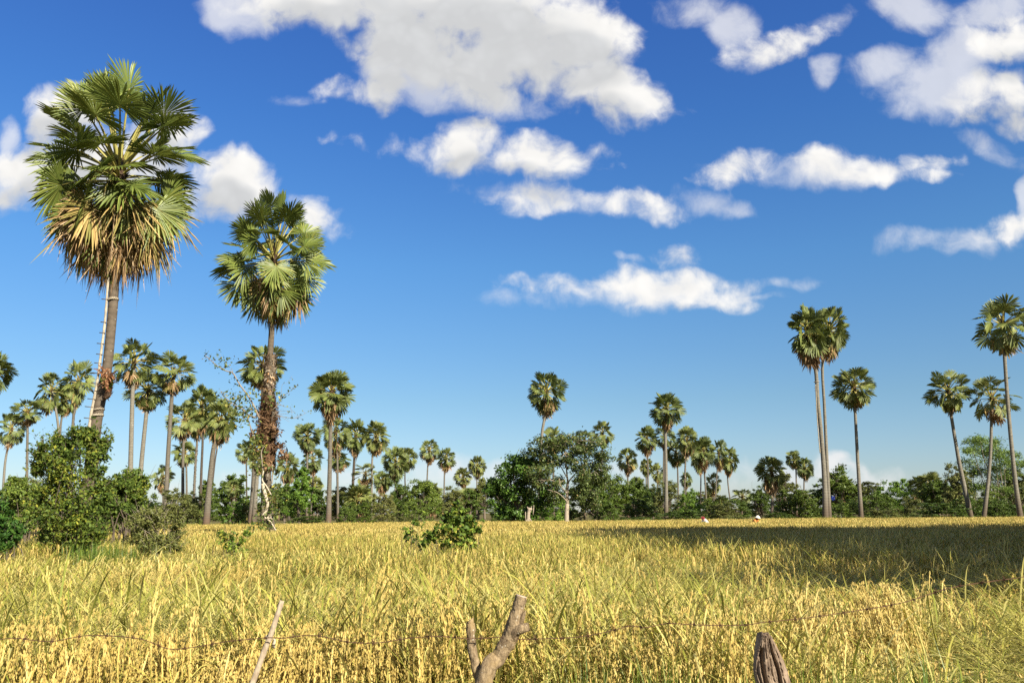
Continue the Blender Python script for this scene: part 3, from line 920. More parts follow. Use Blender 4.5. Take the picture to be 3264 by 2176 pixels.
def bamboo():
    d = 118
    f = G(3165, d)
    root = empty('bamboo_clump', f, 'feathery light green bamboo clump rising behind the slim curved palm', 'bamboo')
    rng = np.random.default_rng(97)
    st, mb = MB(), MB()
    tips = [(3105, 1402), (3120, 1398), (3135, 1405), (3172, 1405), (3160, 1425), (3195, 1440), (3222, 1450), (3090, 1435), (3110, 1430), (3205, 1470), (3085, 1470), (3240, 1480), (3255, 1475), (3180, 1450),
            (3145, 1440), (3100, 1490), (3215, 1510), (3130, 1500), (3165, 1490), (3190, 1520), (3120, 1545), (3230, 1545), (3150, 1550), (3200, 1560)]
    for (x, y) in tips:
        t = P(x, y, d + rng.uniform(-2.5, 2.5)) - f
        b0 = Vector((rng.normal(0, 1.0), rng.normal(0, 1.0), 0))
        m = b0.lerp(t, .65) + Vector((0, 0, t.z * .2))
        end = t + Vector((t.x - b0.x, t.y - b0.y, -.6)).normalized() * 1.2
        q = spline([b0, m, t, end], 16)
        tube(st, q, [.06 * (1 - .9 * i / 15) for i in range(16)], 5, 0)
        for j in range(5, 16):
            n = 60
            c = np.array(q[j]) + rng.normal(size=(n, 3)) * np.array((.75, .75, .45)) * (1.15 - .05 * j)
            leaves(mb, rng, c, unit(rng, n) * .4, .34, 0, .25, .2)
    link('culms', st.mesh('bamboo_culms', M['twig'], True), root)
    link('foliage', mb.mesh('bamboo_leaves', M['bamboo_leaf']), root)


bamboo()

# the blue sheet in the thicket
mb = MB()
g0 = P(2655, 1588, 126)
for i in range(7):
    for j in range(5):
        pass
V, q = [], []
for j in range(6):
    for i in range(8):
        x = (i / 7 - .5) * .42; z = (j / 5 - .5) * .5
        V.append((x, .12 * math.sin(i * 1.7) + .1 * math.cos(j * 2.1 + i), z + .08 * math.sin(i * 2.3)))
for j in range(5):
    for i in range(7):
        a = j * 8 + i
        q.append((a, a + 1, a + 9, a + 8))
mb.add(V, q)
mm, N = mat('blue_plastic'); finish(N, (.02, .05, .32, 1), .5, .4)
o = link('plastic_sheet', mb.mesh('plastic_sheet', mm, True), None, (g0.x, 104.5, P(2655, 1588, 104.5).z))
o.location.x = P(2655, 1588, 104.5).x
so = o.modifiers.new('thickness', 'SOLIDIFY'); so.thickness = .01
tag(o, 'blue plastic sheet hung in the thicket beside the leaning pair of trunks', 'plastic sheet')

# ------------------------------------------------------------------ far palms: (cx, top, bottom of skirt, width, trunk path, kind, bark, label, extra)
PALMS = [
    (-22, 1123, 1268, 118, [(-20, 1268), (-25, 1640)], 'n', 'bark_mid', 'fan palm cut off by the edge of the picture, only fronds showing', {}),
    (38, 1319, 1428, 86, [(24, 1430), (14, 1500), (5, 1650)], 's', 'bark_pale', 'short palm with a pale trunk, lowest of those beyond the tall bush', {}),
    (88, 1275, 1352, 104, [(88, 1350), (86, 1500), (83, 1650)], 's', 'bark_mid', 'umbrella-headed palm with long bare fronds spread to both sides', {}),
    (165, 1190, 1320, 102, [(180, 1318), (189, 1407), (200, 1650)], 's', 'bark_pale', 'dark green palm with a slim grey trunk rising out of the tall bush', {}),
    (208, 1228, 1335, 82, [(199, 1320), (191, 1392), (178, 1650)], 'y', 'bark_mid', 'half hidden dark palm between two brighter crowns over the bush', {}),
    (250, 1150, 1306, 100, [(239, 1306), (232, 1362), (222, 1650)], 's', 'bark_mid', 'palm with yellow stalks and a shaggy reddish trunk beside the leaning giant', {'boots': (4.5, 17)}),
    (428, 1088, 1240, 140, [(423, 1240), (416, 1500), (414, 1660)], 's', 'bark_pale', 'tallest palm between the two big ones, with a straight pale trunk', {'tw': 13}),
    (473, 1180, 1316, 125, [(467, 1312), (449, 1500), (440, 1660)], 'y', 'bark_pale', 'dark-headed palm with a gently leaning trunk beside the straight pale one', {'tw': 12}),
    (555, 1130, 1265, 126, [(548, 1258), (533, 1500), (526, 1660)], 's', 'bark_mid', 'palm with broad bright fronds on a leaning grey trunk', {'tw': 12}),
    (589, 1285, 1405, 112, [(585, 1405), (583, 1500), (583, 1650)], 's', 'bark_mid', 'yellow-stalked palm at the front of the crowded palm group', {}),
    (643, 1232, 1395, 102, [(646, 1395), (642, 1500), (636, 1650)], 'n', 'bark_dark', 'highest palm of the crowded group, on a blackish trunk', {}),
    (630, 1300, 1410, 90, [(628, 1410), (622, 1500), (614, 1650)], 'y', 'bark_mid', 'palm with a reddish shaggy trunk in the crowded group', {'boots': (3, 14)}),
    (590, 1407, 1492, 76, [(594, 1490), (596, 1650)], 's', 'bark_mid', 'small palm under the yellow-stalked one', {}),
    (705, 1277, 1418, 100, [(683, 1418), (672, 1500), (655, 1662)], 'n', 'bark_mid', 'full round palm on a leaning trunk, outermost of the crowded group', {'d': 98, 'tw': 14}),
    (690, 1330, 1425, 60, [(692, 1425), (684, 1480), (664, 1662)], 'y', 'bark_dark', 'thin dark palm leaning together with the full round one', {}),
    (520, 1485, 1570, 64, [(520, 1570), (518, 1650)], 's', 'bark_mid', 'small palm low behind the leaning grey trunk', {}),
    (838, 1103, 1248, 150, [(836, 1248), (838, 1420), (838, 1660)], 's', 'bark_mid', 'broad palm directly behind the vine-clad trunk', {'d': 100}),
    (782, 1411, 1476, 60, [(785, 1476), (786, 1560), (787, 1650)], 's', 'bark_dark', 'small dark palm with a thin black trunk beside the vine-clad one', {}),
    (812, 1395, 1470, 72, [(810, 1470), (808, 1540), (798, 1664)], 's', 'bark_mid', 'leaning small palm half behind the climbing fig', {'d': 96, 'tw': 13}),
    (826, 1440, 1510, 60, [(820, 1510), (815, 1580), (806, 1668)], 's', 'bark_pale', 'pale leaning palm trunk next to the climbing fig', {'d': 92, 'tw': 12}),
    (1058, 1184, 1342, 126, [(1054, 1342), (1051, 1500), (1046, 1674)], 'n', 'bark_mid', 'tall full palm with a reddish foot standing in the rice', {'d': 90, 'tw': 12}),
    (980, 1350, 1447, 82, [(979, 1447), (979, 1550), (978, 1658)], 'n', 'bark_mid', 'mid-sized palm with a brown beard between the vine-clad palm and the red-footed one', {}),
    (1070, 1328, 1450, 90, [(1075, 1450), (1077, 1650)], 'n', 'bark_mid', 'palm crown overlapping the trunk of the red-footed palm', {}),
    (1134, 1337, 1454, 74, [(1130, 1454), (1124, 1560), (1118, 1662)], 'n', 'bark_dark', 'palm with a nearly black trunk in the mid-field row', {'tw': 8}),
    (1198, 1344, 1457, 80, [(1187, 1457), (1185, 1560), (1184, 1667)], 'n', 'bark_pale', 'last palm of the mid-field row, brown tufts at both sides of its trunk', {}),
    (1079, 1440, 1502, 68, [(1074, 1502), (1078, 1600), (1094, 1662)], 'k', 'bark_pale', 'low palm on a whitish trunk curving out at the foot', {}),
    (997, 1428, 1518, 66, [(998, 1518), (990, 1655)], 's', 'bark_mid', 'loose low palm under the brown-bearded one', {}),
    (918, 1445, 1543, 72, [(920, 1543), (921, 1650)], 'n', 'bark_dark', 'short dark palm just past the vine-clad trunk', {}),
    (1000, 1519, 1600, 52, [(1000, 1600), (1000, 1655)], 'k', 'bark_mid', 'squat palm with a hanging brown skirt under the loose low palm', {}),
    (1165, 1478, 1548, 80, [(1164, 1548), (1160, 1655)], 's', 'bark_mid', 'low palm behind the blackish trunk', {}),
    (1220, 1503, 1574, 58, [(1221, 1574), (1220, 1655)], 'n', 'bark_mid', 'small palm just past the mid-field row', {}),
    (1140, 1548, 1642, 96, [(1140, 1640), (1140, 1656)], 'k', 'bark_mid', 'trunkless palm with a ragged brown skirt at the feet of the mid-field row', {}),
    (1260, 1426, 1537, 76, [(1261, 1537), (1257, 1600), (1256, 1664)], 'n', 'bark_pale', 'front palm of the twin-headed pair, brown beard down its trunk', {}),
    (1298, 1428, 1508, 58, [(1291, 1508), (1292, 1570), (1292, 1655)], 'y', 'bark_dark', 'rear palm of the twin-headed pair', {}),
    (1368, 1403, 1478, 63, [(1364, 1478), (1361, 1545), (1359, 1650)], 'n', 'bark_mid', 'taller of the two slim palms over the pinkish cloud', {}),
    (1420, 1430, 1502, 58, [(1417, 1502), (1415, 1590), (1412, 1650)], 'n', 'bark_mid', 'shorter of the two slim palms over the pinkish cloud', {}),
    (1476, 1492, 1558, 54, [(1477, 1558), (1477, 1650)], 'n', 'bark_mid', 'small palm head just above the trees before the gap', {}),
    (1521, 1455, 1524, 54, [(1520, 1524), (1520, 1656)], 'n', 'bark_pale', 'thin palm standing at the gap in the tree line', {}),
    (1536, 1521, 1568, 28, [(1526, 1568), (1525, 1650)], 'n', 'bark_pale', 'tiny far palm touching the thin palm at the gap', {'d': 230}),
    (1741, 1191, 1333, 117, [(1735, 1333), (1726, 1407), (1715, 1650)], 'n', 'bark_pale', 'lone tall palm rising over the white-barked tree', {}),
    (1764, 1363, 1450, 80, [(1764, 1450), (1764, 1650)], 'y', 'bark_mid', 'palm crown peeping over the white-barked tree under the lone tall palm', {}),
    (1863, 1372, 1450, 64, [(1863, 1450), (1863, 1650)], 'y', 'bark_mid', 'palm crown peeping over the far shoulder of the white-barked tree', {}),
    (1921, 1343, 1433, 66, [(1919, 1433), (1910, 1650)], 's', 'bark_mid', 'open-headed palm beside the white-barked tree', {}),
    (1378, 1542, 1640, 72, [(1378, 1635), (1378, 1652)], 'k', 'bark_mid', 'low palm with yellow-flecked fronds and a pale torn skirt', {}),
    (1478, 1558, 1636, 66, [(1478, 1632), (1478, 1652)], 'k', 'bark_mid', 'low palm with a pinkish torn skirt behind the shrub', {}),
    (2000, 1430, 1512, 65, [(2001, 1512), (2003, 1645)], 'n', 'bark_mid', 'solitary thin palm before the palm cluster', {}),
    (2062, 1359, 1450, 68, [(2064, 1450), (2068, 1645)], 'n', 'bark_mid', 'palm with a long brown beard leading the cluster', {}),
    (2123, 1254, 1377, 103, [(2121, 1377), (2123, 1500), (2124, 1650)], 'n', 'bark_pale', 'tallest palm of the cluster, on a pale straight trunk', {'tw': 9}),
    (2118, 1362, 1432, 72, [(2116, 1432), (2114, 1650)], 's', 'bark_mid', 'crown tucked right under the tallest palm of the cluster', {}),
    (2190, 1361, 1455, 68, [(2186, 1455), (2182, 1550), (2181, 1650)], 'n', 'bark_mid', 'palm with a shaggy trunk in the middle of the cluster', {'boots': (2, 16)}),
    (2155, 1410, 1497, 66, [(2160, 1497), (2163, 1650)], 'y', 'bark_mid', 'dark crown in the thick of the cluster', {}),
    (2242, 1394, 1496, 64, [(2245, 1496), (2249, 1560), (2254, 1650)], 'n', 'bark_mid', 'yellow-stalked palm following the shaggy one', {}),
    (2230, 1425, 1512, 54, [(2234, 1512), (2232, 1650)], 'n', 'bark_dark', 'thin dark-trunked palm before the yellow-stalked one', {}),
    (2290, 1403, 1498, 58, [(2286, 1498), (2280, 1585), (2275, 1650)], 'n', 'bark_mid', 'last but one palm of the cluster, bearded and straight', {}),
    (2325, 1426, 1516, 56, [(2319, 1516), (2327, 1590), (2341, 1648)], 'n', 'bark_mid', 'last palm of the cluster, leaning back over its foot', {}),
    (2273, 1510, 1582, 50, [(2275, 1582), (2276, 1650)], 's', 'bark_mid', 'low palm filling the cluster under the yellow-stalked one', {}),
    (2186, 1506, 1560, 36, [(2187, 1560), (2188, 1650)], 'n', 'bark_mid', 'far small palm seen behind the shaggy trunk', {'d': 210}),
    (2060, 1463, 1524, 42, [(2060, 1524), (2060, 1650)], 'y', 'bark_mid', 'small far palm behind the long-bearded one', {}),
    (2096, 1477, 1540, 40, [(2096, 1540), (2096, 1650)], 'y', 'bark_mid', 'small far palm between the long-bearded and the tallest one', {}),
    (2032, 1520, 1595, 54, [(2030, 1595), (2030, 1650)], 'k', 'bark_mid', 'squat palm in the bushes before the cluster', {}),
    (2300, 1580, 1642, 58, [(2300, 1638), (2300, 1652)], 'k', 'bark_mid', 'trunkless palm with a bleached skirt behind the farmer in the dark hat', {}),
    (2366, 1560, 1612, 66, [(2365, 1612), (2365, 1650)], 'y', 'bark_mid', 'low wide palm in the gap after the cluster', {}),
    (2459, 1457, 1568, 90, [(2466, 1568), (2462, 1600), (2459, 1648)], 'k', 'bark_mid', 'stout palm with a heavy brown skirt near the farmer in the pale hat', {'d': 105}),
    (2530, 1438, 1500, 50, [(2537, 1500), (2540, 1650)], 'y', 'bark_mid', 'upper of two small palms over the grey-green tree', {}),
    (2564, 1461, 1530, 54, [(2563, 1530), (2562, 1650)], 'n', 'bark_mid', 'lower of two small palms over the grey-green tree', {}),
    (2572, 977, 1170, 132, [(2599, 1172), (2607, 1280), (2618, 1388), (2628, 1530), (2632, 1655)], 'n', 'bark_pale', 'leaning palm with a climbing pole, front one of the tall joined pair', {'d': 88, 'tw': 12}),
    (2642, 980, 1158, 125, [(2622, 1158), (2628, 1300), (2636, 1474), (2645, 1655)], 'n', 'bark_pale', 'slimmer palm of the tall joined pair, without a pole', {'d': 89, 'tw': 9}),
    (2720, 1178, 1316, 130, [(2726, 1316), (2733, 1450), (2747, 1648)], 'y', 'bark_pale', 'lone straight palm with a round head beside the tall joined pair', {'d': 95, 'tw': 9}),
    (3021, 1184, 1324, 126, [(3032, 1324), (3048, 1420), (3061, 1491), (3100, 1640)], 'y', 'bark_pale', 'palm leaning strongly away from its foot, before the bamboo', {'d': 98, 'tw': 10}),
    (3160, 1204, 1350, 138, [(3160, 1350), (3157, 1445), (3148, 1550), (3133, 1642)], 's', 'bark_pale', 'slim curved palm rising in front of the bamboo', {'d': 96, 'tw': 9}),
    (3196, 949, 1150, 168, [(3203, 1150), (3216, 1330), (3236, 1531), (3257, 1645)], 's', 'bark_pale', 'highest palm at the edge of the picture, dark under its crown', {'d': 84, 'tw': 11}),
    (2965, 1507, 1600, 84, [(2965, 1600), (2965, 1650)], 'k', 'bark_dark', 'low dark palm with a wide head before the bamboo', {}),
    (2925, 1520, 1600, 66, [(2925, 1600), (2925, 1650)], 'k', 'bark_dark', 'low dark palm beside the wide-headed one', {}),
    (3038, 1548, 1605, 46, [(3036, 1605), (3036, 1645)], 'n', 'bark_pale', 'tiny thin palm at the foot of the strongly leaning one', {}),
    (2690, 1512, 1600, 56, [(2690, 1600), (2690, 1650)], 'k', 'bark_mid', 'low palm with a grey hanging skirt just past the joined pair', {}),
    (745, 1530, 1590, 54, [(745, 1590), (742, 1655)], 's', 'bark_pale', 'small palm standing in front of the rounded green tree', {'d': 112}),
    (880, 1540, 1600, 44, [(888, 1600), (888, 1655)], 'n', 'bark_mid', 'far small palm in the gap past the vine-clad trunk', {}),
]
for (cx, top, bot, w, path, kind, bark, label, ex) in PALMS:
    palm(cx, top, bot, w, path, kind, bark, label, **ex)
# ------------------------------------------------------------------ the two big palms
def near_palm(name_label, heart_px, d, trunk_px, foot_px, live, dead, seed, lp, rad, skirt_drop, bark, nseg=44, cat='palm tree', hang=1.0, dying_from=.8, elmin=-48):
    rng = np.random.default_rng(seed)
    f = G(foot_px, d)
    root = empty('fan_palm', f, name_label, cat)
    heart = P(*heart_px, d) - f
    pts, rr = [Vector((0, 0, -.1))], None
    path = [Vector((0, 0, -.1))] + [P(x, y, d) - f for x, y, w in reversed(trunk_px)] + [heart + Vector((0, 0, -.1))]
    rads = [trunk_px[-1][2] * 1.25 * d / FPX / 2] + [w * .86 * d / FPX / 2 for x, y, w in reversed(trunk_px)] + [.86 * trunk_px[0][2] * d / FPX / 2 * .95]
    tm = trunk_mesh('palm_trunk_big', path, rads, M[bark], 28, 70)
    link('trunk', tm, root)
    axis = (path[-1] - path[-2]).normalized()
    # heart with leaf bases
    mb = MB()
    r0 = rads[-2]
    tube(mb, [heart - axis * 2.6, heart - axis * 1.2, heart - axis * .3, heart + axis * .45], [r0 * 1.04, r0 * 1.12, r0 * 1.0, r0 * .35], 14, 0)
    boot_cover(mb, rng, [heart - axis * 2.5, heart - axis * 1.2, heart], r0, (heart - axis * 2.4).z, (heart - axis * .2).z, 90, .42, .7)
    crown = link('crown', mb.mesh('palm_heart', M['fibre'], False), root)
    for i in range(live):
        t = (i + .5) / live
        el = R(86 + (elmin - 86) * t ** .95) + rng.normal(0, .09)
        az = GA * i + rng.normal(0, .22) + seed
        ff = rng.uniform(.88, 1.1)
        m2 = MB()
        b = heart - axis * (.1 + 1.2 * t)
        old = t > dying_from and rng.random() < .45
        frond(m2, rng, az, el, lp * ff * (1.46 - .50 * min(1, t * 3)), rad * ff, nseg, droop=.06 + .17 * t, bend=.15 + .5 * t, fold=rng.normal(.08 + .3 * t, .2),
              base=tuple(b + Vector((math.cos(az), math.sin(az), 0)) * r0 * .6), stalk_r=.045, m_leaf=2 if old else 0, cup=.22, jit=.07)
        o = link('frond', m2.mesh('fan_frond', [M['frond'], M['stalk'], M['dying']]), crown)
        if old: o['label'] = 'yellowing frond with brown tips'
    mb = MB()
    boot_cover(mb, rng, [heart - axis * (skirt_drop + 1), heart - axis * 1.6, heart - axis], r0, (heart - axis * (skirt_drop + .3)).z, (heart - axis * 1.4).z, 50, .34, .6)
    sk = link('dead_skirt', mb.mesh('skirt_stubs', M['dead']), root)
    for i in range(dead):
        t = (i + .5) / dead
        el = R(-2 - 64 * t) + rng.normal(0, .2)
        az = GA * i + rng.normal(0, .3) + 2
        ff = rng.uniform(.75, 1.05) * hang
        m2 = MB()
        b = heart - axis * (.58 * skirt_drop + .5 * skirt_drop * t)
        part = t < .4 and rng.random() < .5
        frond(m2, rng, az, el, lp * .80 * ff * (1 - .5 * t), rad * (.92 - .26 * t) * ff, nseg - 8, droop=.55 + .35 * t, bend=.6, fold=.6 - .2 * t,
              base=tuple(b + Vector((math.cos(az), math.sin(az), 0)) * r0 * .7), stalk_r=.035, m_leaf=1 if part else 0, m_stalk=0, narrow=.62, jit=.26, cup=.1)
        o = link('dead_frond', m2.mesh('dead_fan', [M['dead'], M['dying']]), sk)
        if part: o['label'] = 'half dead frond, green at its centre'
    return root, f, path, rads


big_path = [(374, 620, 37), (371, 760, 36), (367, 820, 36), (361, 958, 35), (353, 1056, 34), (341, 1175, 35), (324, 1254, 38), (308, 1333, 41), (300, 1396, 43), (285, 1530, 46), (266, 1680, 50)]
big, big_f, bp, br = near_palm('tallest palm, with a heavy skirt of dead fronds and a climbing pole tied to it', (383, 512), 27, big_path, 252, 74, 92, 3, 1.80, 1.16, 2.15, 'bark', hang=1.12, nseg=52, elmin=-64)
sec_path = [(870, 930, 22), (869, 985, 21.5), (866, 1050, 21), (861, 1141, 22), (857, 1240, 23), (852, 1370, 25), (853, 1490, 24), (856, 1590, 26), (864, 1690, 30)]
sec, sec_f, sp_, sr = near_palm('second big palm, round headed, its lower trunk hidden in brown litter and a climbing fig', (875, 800), 42, sec_path, 869, 58, 26, 8, 1.85, 1.18, 1.7, 'bark', elmin=-60, dying_from=.85)

# litter and old leaf bases half way up the second palm
rng = np.random.default_rng(50)
mb = MB()
pp = [P(x, y, 42) - sec_f for x, y in ((856, 1500), (852, 1400), (854, 1300), (859, 1220), (862, 1140))]
boot_cover(mb, rng, pp, .24, pp[2].z, pp[4].z, 900, .27, 1.0)
boot_cover(mb, rng, pp, .20, pp[3].z - 1.0, pp[4].z, 700, .2, .9)
o = link('leaf_base_fringe', mb.mesh('leaf_base_sleeve', M['boot']), sec)
mb = MB()
boot_cover(mb, rng, pp, .33, pp[0].z + .1, pp[2].z + .35, 1500, .30, .6)
n = 3800
zz = rng.uniform(pp[0].z, pp[2].z + .3, n)
wd = .30 + .34 * np.exp(-((zz - (pp[1].z + .9)) / 1.1) ** 2)
aa = rng.uniform(0, 6.28, n)
xx = np.interp(zz, [p.z for p in pp], [p.x for p in pp])
yy = np.interp(zz, [p.z for p in pp], [p.y for p in pp])
cen = np.stack([xx + np.cos(aa) * wd * rng.uniform(.5, 1, n), yy + np.sin(aa) * wd * rng.uniform(.5, 1, n), zz], 1)
leaves(mb, rng, cen, np.stack([np.cos(aa), np.sin(aa), -.3 * np.ones(n)], 1), .21, 0, .2, -.2)
for (px, py, dr) in ((905, 1453, .5), (880, 1380, .4), (818, 1385, .5), (822, 1440, .4), (890, 1420, .5)):
    c = np.array(P(px, py, 41.6) - sec_f)
    leaves(mb, rng, c + rng.normal(size=(60, 3)) * .16, unit(rng, 60), .3, 0, .3, -.3)
link('trunk_litter', mb.mesh('trunk_litter', M['litter']), sec)


# ------------------------------------------------------------------ climbing pole on the tallest palm
def climbing_pole(label, px_pts, d, rad, rungs, ties, trunk, dy=-.25):
    """px_pts from the top; rungs: photo points; ties: (point on pole, point on far side of trunk)"""
    foot = P(*px_pts[-1], d)
    root = empty('climbing_pole', foot, label, 'climbing pole')
    pts = [P(x, y, d + dy) - foot for x, y in px_pts]
    mb = MB()
    sp = spline(pts, 60)
    tube(mb, sp, [rad * (.8 + .2 * i / 59) * (1.22 if i % 5 == 0 else 1.0) for i in range(60)], 8, 0)
    link('pole', mb.mesh('bamboo_pole', M['bamboo_pole'], True), root)
    for (x, y) in rungs:
        m2 = MB()
        p = P(x, y, d + dy) - foot
        tube(m2, [p + Vector((-rad * 2.6, -.02, .02)), p + Vector((rad * 3.4, -.04, -.01))], [rad * .34, rad * .30], 6, 0)
        link('rung', m2.mesh('rung', M['twig_dark'], True), root)
    for ty, xs, n_ in ties:
        m2 = MB()
        z = P(xs, ty, d).z
        tc, tr_ = trunk(z)
        pl = min(sp, key=lambda q: abs(q.z + foot.z - z)) + foot
        x0, x1 = pl.x - rad * 1.3, tc.x + tr_ * 1.04
        L = []
        for k in range(33):
            th = 2 * math.pi * k / 32
            c0 = Vector(((x0 + x1) / 2, tc.y - .02, z)) - foot
            L.append(c0 + Vector(((x1 - x0) / 2 * math.cos(th), (tr_ * 1.10 + .03) * math.sin(th), .03 * math.cos(th))))
        for off in [.035 * j for j in range(n_)]:
            tube(m2, [q + Vector((0, 0, off + .015 * math.sin(3 * i))) for i, q in enumerate(L)], .016, 5, 0, cap=False)
        link('tie', m2.mesh('tie', M['tie'], True), root)
    return root


def trunk_at(path, rads, f):
    sp, n = spline(path, 200), len(rads) - 1

    def at(z):
        i = min(range(200), key=lambda k: abs(sp[k].z + f.z - z))
        s = i / 199 * n; j = min(int(s), n - 1)
        return sp[i] + f, rads[j] + (rads[j + 1] - rads[j]) * (s - j)
    return at


M['bamboo_pole'] = barkmat('weathered_bamboo', (.42, .37, .28), (.26, .22, .16), 5)
mm, N = mat('plastic_tie'); finish(N, (.36, .31, .23, 1), .6, .3); M['tie'] = mm
climbing_pole('pale bamboo climbing pole with short rungs lashed to the trunk of the tallest palm',
              [(352, 800), (347, 850), (340, 960), (333, 1040), (324, 1110), (314, 1190), (302, 1260), (290, 1320), (282, 1380), (274, 1420)], 27, .045,
              [(347, 877), (336, 955), (333, 1028), (329, 1062), (321, 1096), (319, 1130), (313, 1158), (305, 1190), (303, 1222), (296, 1245), (291, 1272), (283, 1297), (280, 1333)],
              [(957, 360, 2), (1306, 315, 1), (1326, 312, 2)], trunk_at(bp, br, big_f))
climbing_pole('thin dark climbing pole tied along the front palm of the tall joined pair',
              [(2600, 1225), (2603, 1300), (2606, 1350), (2610, 1400), (2614, 1443)], 88, .05,
              [(2598, 1237), (2599, 1245), (2602, 1292), (2604, 1301), (2607, 1330), (2609, 1350), (2611, 1380), (2611, 1400), (2613, 1425)],
              [(1217, 2604, 2)], lambda z: (P(2605, 1217, 88), .2))

# ------------------------------------------------------------------ fern on the tallest palm's trunk
rng = np.random.default_rng(61)
fp = P(347, 1232, 26.75)
fern = empty('fern_clump', fp, 'brown and green fern clump perched on the curved trunk of the tallest palm', 'fern')
mb = MB()
for i in range(46):
    a = rng.uniform(-1.1, 1.1)
    green = i < 7
    L = rng.uniform(.35, .75) * (.7 if green else 1)
    s = Vector((rng.normal(0, .06), rng.normal(-.05, .04), rng.uniform(-.2, .25)))
    q = spline([s, s + Vector((math.sin(a) * L * .45 + .05, -.12, L * .5)), s + Vector((math.sin(a) * L * .9 + .12, -.22, L * (.7 if not green else 1.0) - rng.uniform(0, .3)))], 9)
    for j in range(8):
        w = .06 * math.sin(math.pi * (j + 1) / 9.5)
        sd = Vector((math.cos(a), .25, -math.sin(a))).normalized()
        for sg in (-1, 1):
            mb.add([tuple(q[j]), tuple(q[j + 1]), tuple(q[j] + sd * sg * w + Vector((0, 0, .02)))], None, [(0, 1, 2)], 1 if green else 0)
boot_cover(mb, rng, [Vector((.02, 0, -.25)), Vector((.0, 0, 0)), Vector((0, 0, .3))], .07, -.22, .25, 110, .16, .8)
M['fern_brown'] = leafmat('dry_fern', [(0, (.10, .045, .022)), (.5, (.24, .105, .052)), (1, (.34, .20, .11))], .8, .1, .15, 0)
link('fronds', mb.mesh('fern_fronds', [M['fern_brown'], M['bush']]), fern)
mb = MB()
bmv = []
tube(mb, [(-.10, 0, -.42), (-.04, -.05, -.36), (.05, -.06, -.28), (.10, -.03, -.2)], [.04, .085, .08, .04], 10, 0)
boot_cover(mb, rng, [Vector((-.08, 0, -.42)), Vector((0, -.05, -.32)), Vector((.08, -.03, -.2))], .09, -.42, -.2, 60, .10, .8)
link('root_ball', mb.mesh('root_ball', M['fibre'], True), fern)

# ------------------------------------------------------------------ climbing fig on the second palm
rng = np.random.default_rng(62)
D2 = 41.6
ff = sec_f + Vector((-.35, -.4, 0))
M['fig_white'] = barkmat('white_fig_bark', (.50, .44, .33), (.34, .28, .20), 6)
fig = empty('climbing_fig', ff, 'climbing fig on the second big palm, with a white twisting stem and bare reaching twigs', 'climbing plant')
st, lv = MB(), MB()


def branch(pts, r0, r1, dd=0.0, n=18, m=0):
    q = spline([P(x, y, D2 + dd + .05 * math.sin(i * 2)) - ff for i, (x, y) in enumerate(pts)], n)
    tube(st, q, [(r0 + (r1 - r0) * i / (n - 1)) * (1 if m else .7) for i in range(n)], 6, m)
    return q


def twig_leaves(q, lo, n, spread, size=.13):
    for i in range(n):
        p = q[min(len(q) - 1, int(rng.uniform(lo, 1) * len(q)))]
        c = p + Vector(rng.normal(0, spread, 3))
        if rng.random() < .5:
            tube(st, [p, (p + c) / 2 + Vector((0, 0, .03)), c], [.008, .006, .004], 4, 0, cap=False)
        leaves(lv, rng, np.array([c]), unit(rng, 1), size, 0, .7, .1)


q = branch([(827, 1334), (809, 1293), (790, 1260), (761, 1221), (742, 1188), (720, 1182), (694, 1167), (673, 1149), (653, 1130)], .07, .015, -.3)
twig_leaves(q, .45, 26, .13)
for (x, y, n) in ((655, 1128, 9), (668, 1134, 6), (697, 1122, 8), (704, 1145, 14), (716, 1145, 12), (727, 1141, 7), (722, 1165, 9), (703, 1168, 9), (748, 1152, 7), (694, 1176, 4), (742, 1206, 6), (760, 1222, 6)):
    c = np.array(P(x, y, D2 - .3) - ff)
    leaves(lv, rng, c + rng.normal(size=(n, 3)) * .10, unit(rng, n), .13, 0, .7, .1)
branch([(742, 1190), (740, 1178), (737, 1172)], .025, .01, -.3, 6)
q = branch([(815, 1330), (792, 1321), (770, 1301), (744, 1288), (716, 1264), (703, 1249)], .05, .012, -.5)
twig_leaves(q, .2, 60, .26)
for (x, y, n) in ((725, 1275, 40), (745, 1265, 40), (715, 1255, 14), (757, 1250, 14), (760, 1275, 24), (775, 1285, 26), (785, 1262, 16), (800, 1250, 24), (812, 1262, 22), (740, 1290, 40), (755, 1310, 60), (780, 1315, 60), (800, 1300, 50), (770, 1335, 40), (745, 1320, 40), (795, 1330, 40), (760, 1352, 24)):
    c = np.array(P(x, y, D2 - .4) - ff)
    leaves(lv, rng, c + rng.normal(size=(n, 3)) * np.array((.2, .25, .15)), unit(rng, n), .13, 0, .7, .1)
q = branch([(868, 1310), (893, 1280), (896, 1267), (918, 1251), (943, 1232)], .03, .006, -.3)
twig_leaves(q, .35, 40, .07)
q = branch([(870, 1318), (911, 1329), (943, 1332), (965, 1321), (990, 1309)], .022, .004, -.2)
twig_leaves(q, .3, 22, .10, .10)
q = branch([(868, 1305), (890, 1290), (905, 1295), (925, 1300), (930, 1318)], .02, .005, -.4)
twig_leaves(q, .3, 16, .14, .10)
q = branch([(880, 1290), (895, 1262), (900, 1225), (915, 1220), (932, 1197)], .014, .003, -.3)
twig_leaves(q, .5, 6, .05, .10)
for k in range(16):
    x, y = rng.uniform(868, 960), rng.uniform(1285, 1345)
    branch([(866, 1325 + rng.normal(0, 10)), ((866 + x) / 2, (1325 + y) / 2 - rng.uniform(0, 14)), (x, y)], .012, .003, rng.uniform(-.6, .3), 7)
q = branch([(812, 1400), (800, 1365), (792, 1340), (788, 1330)], .05, .03, -.3)
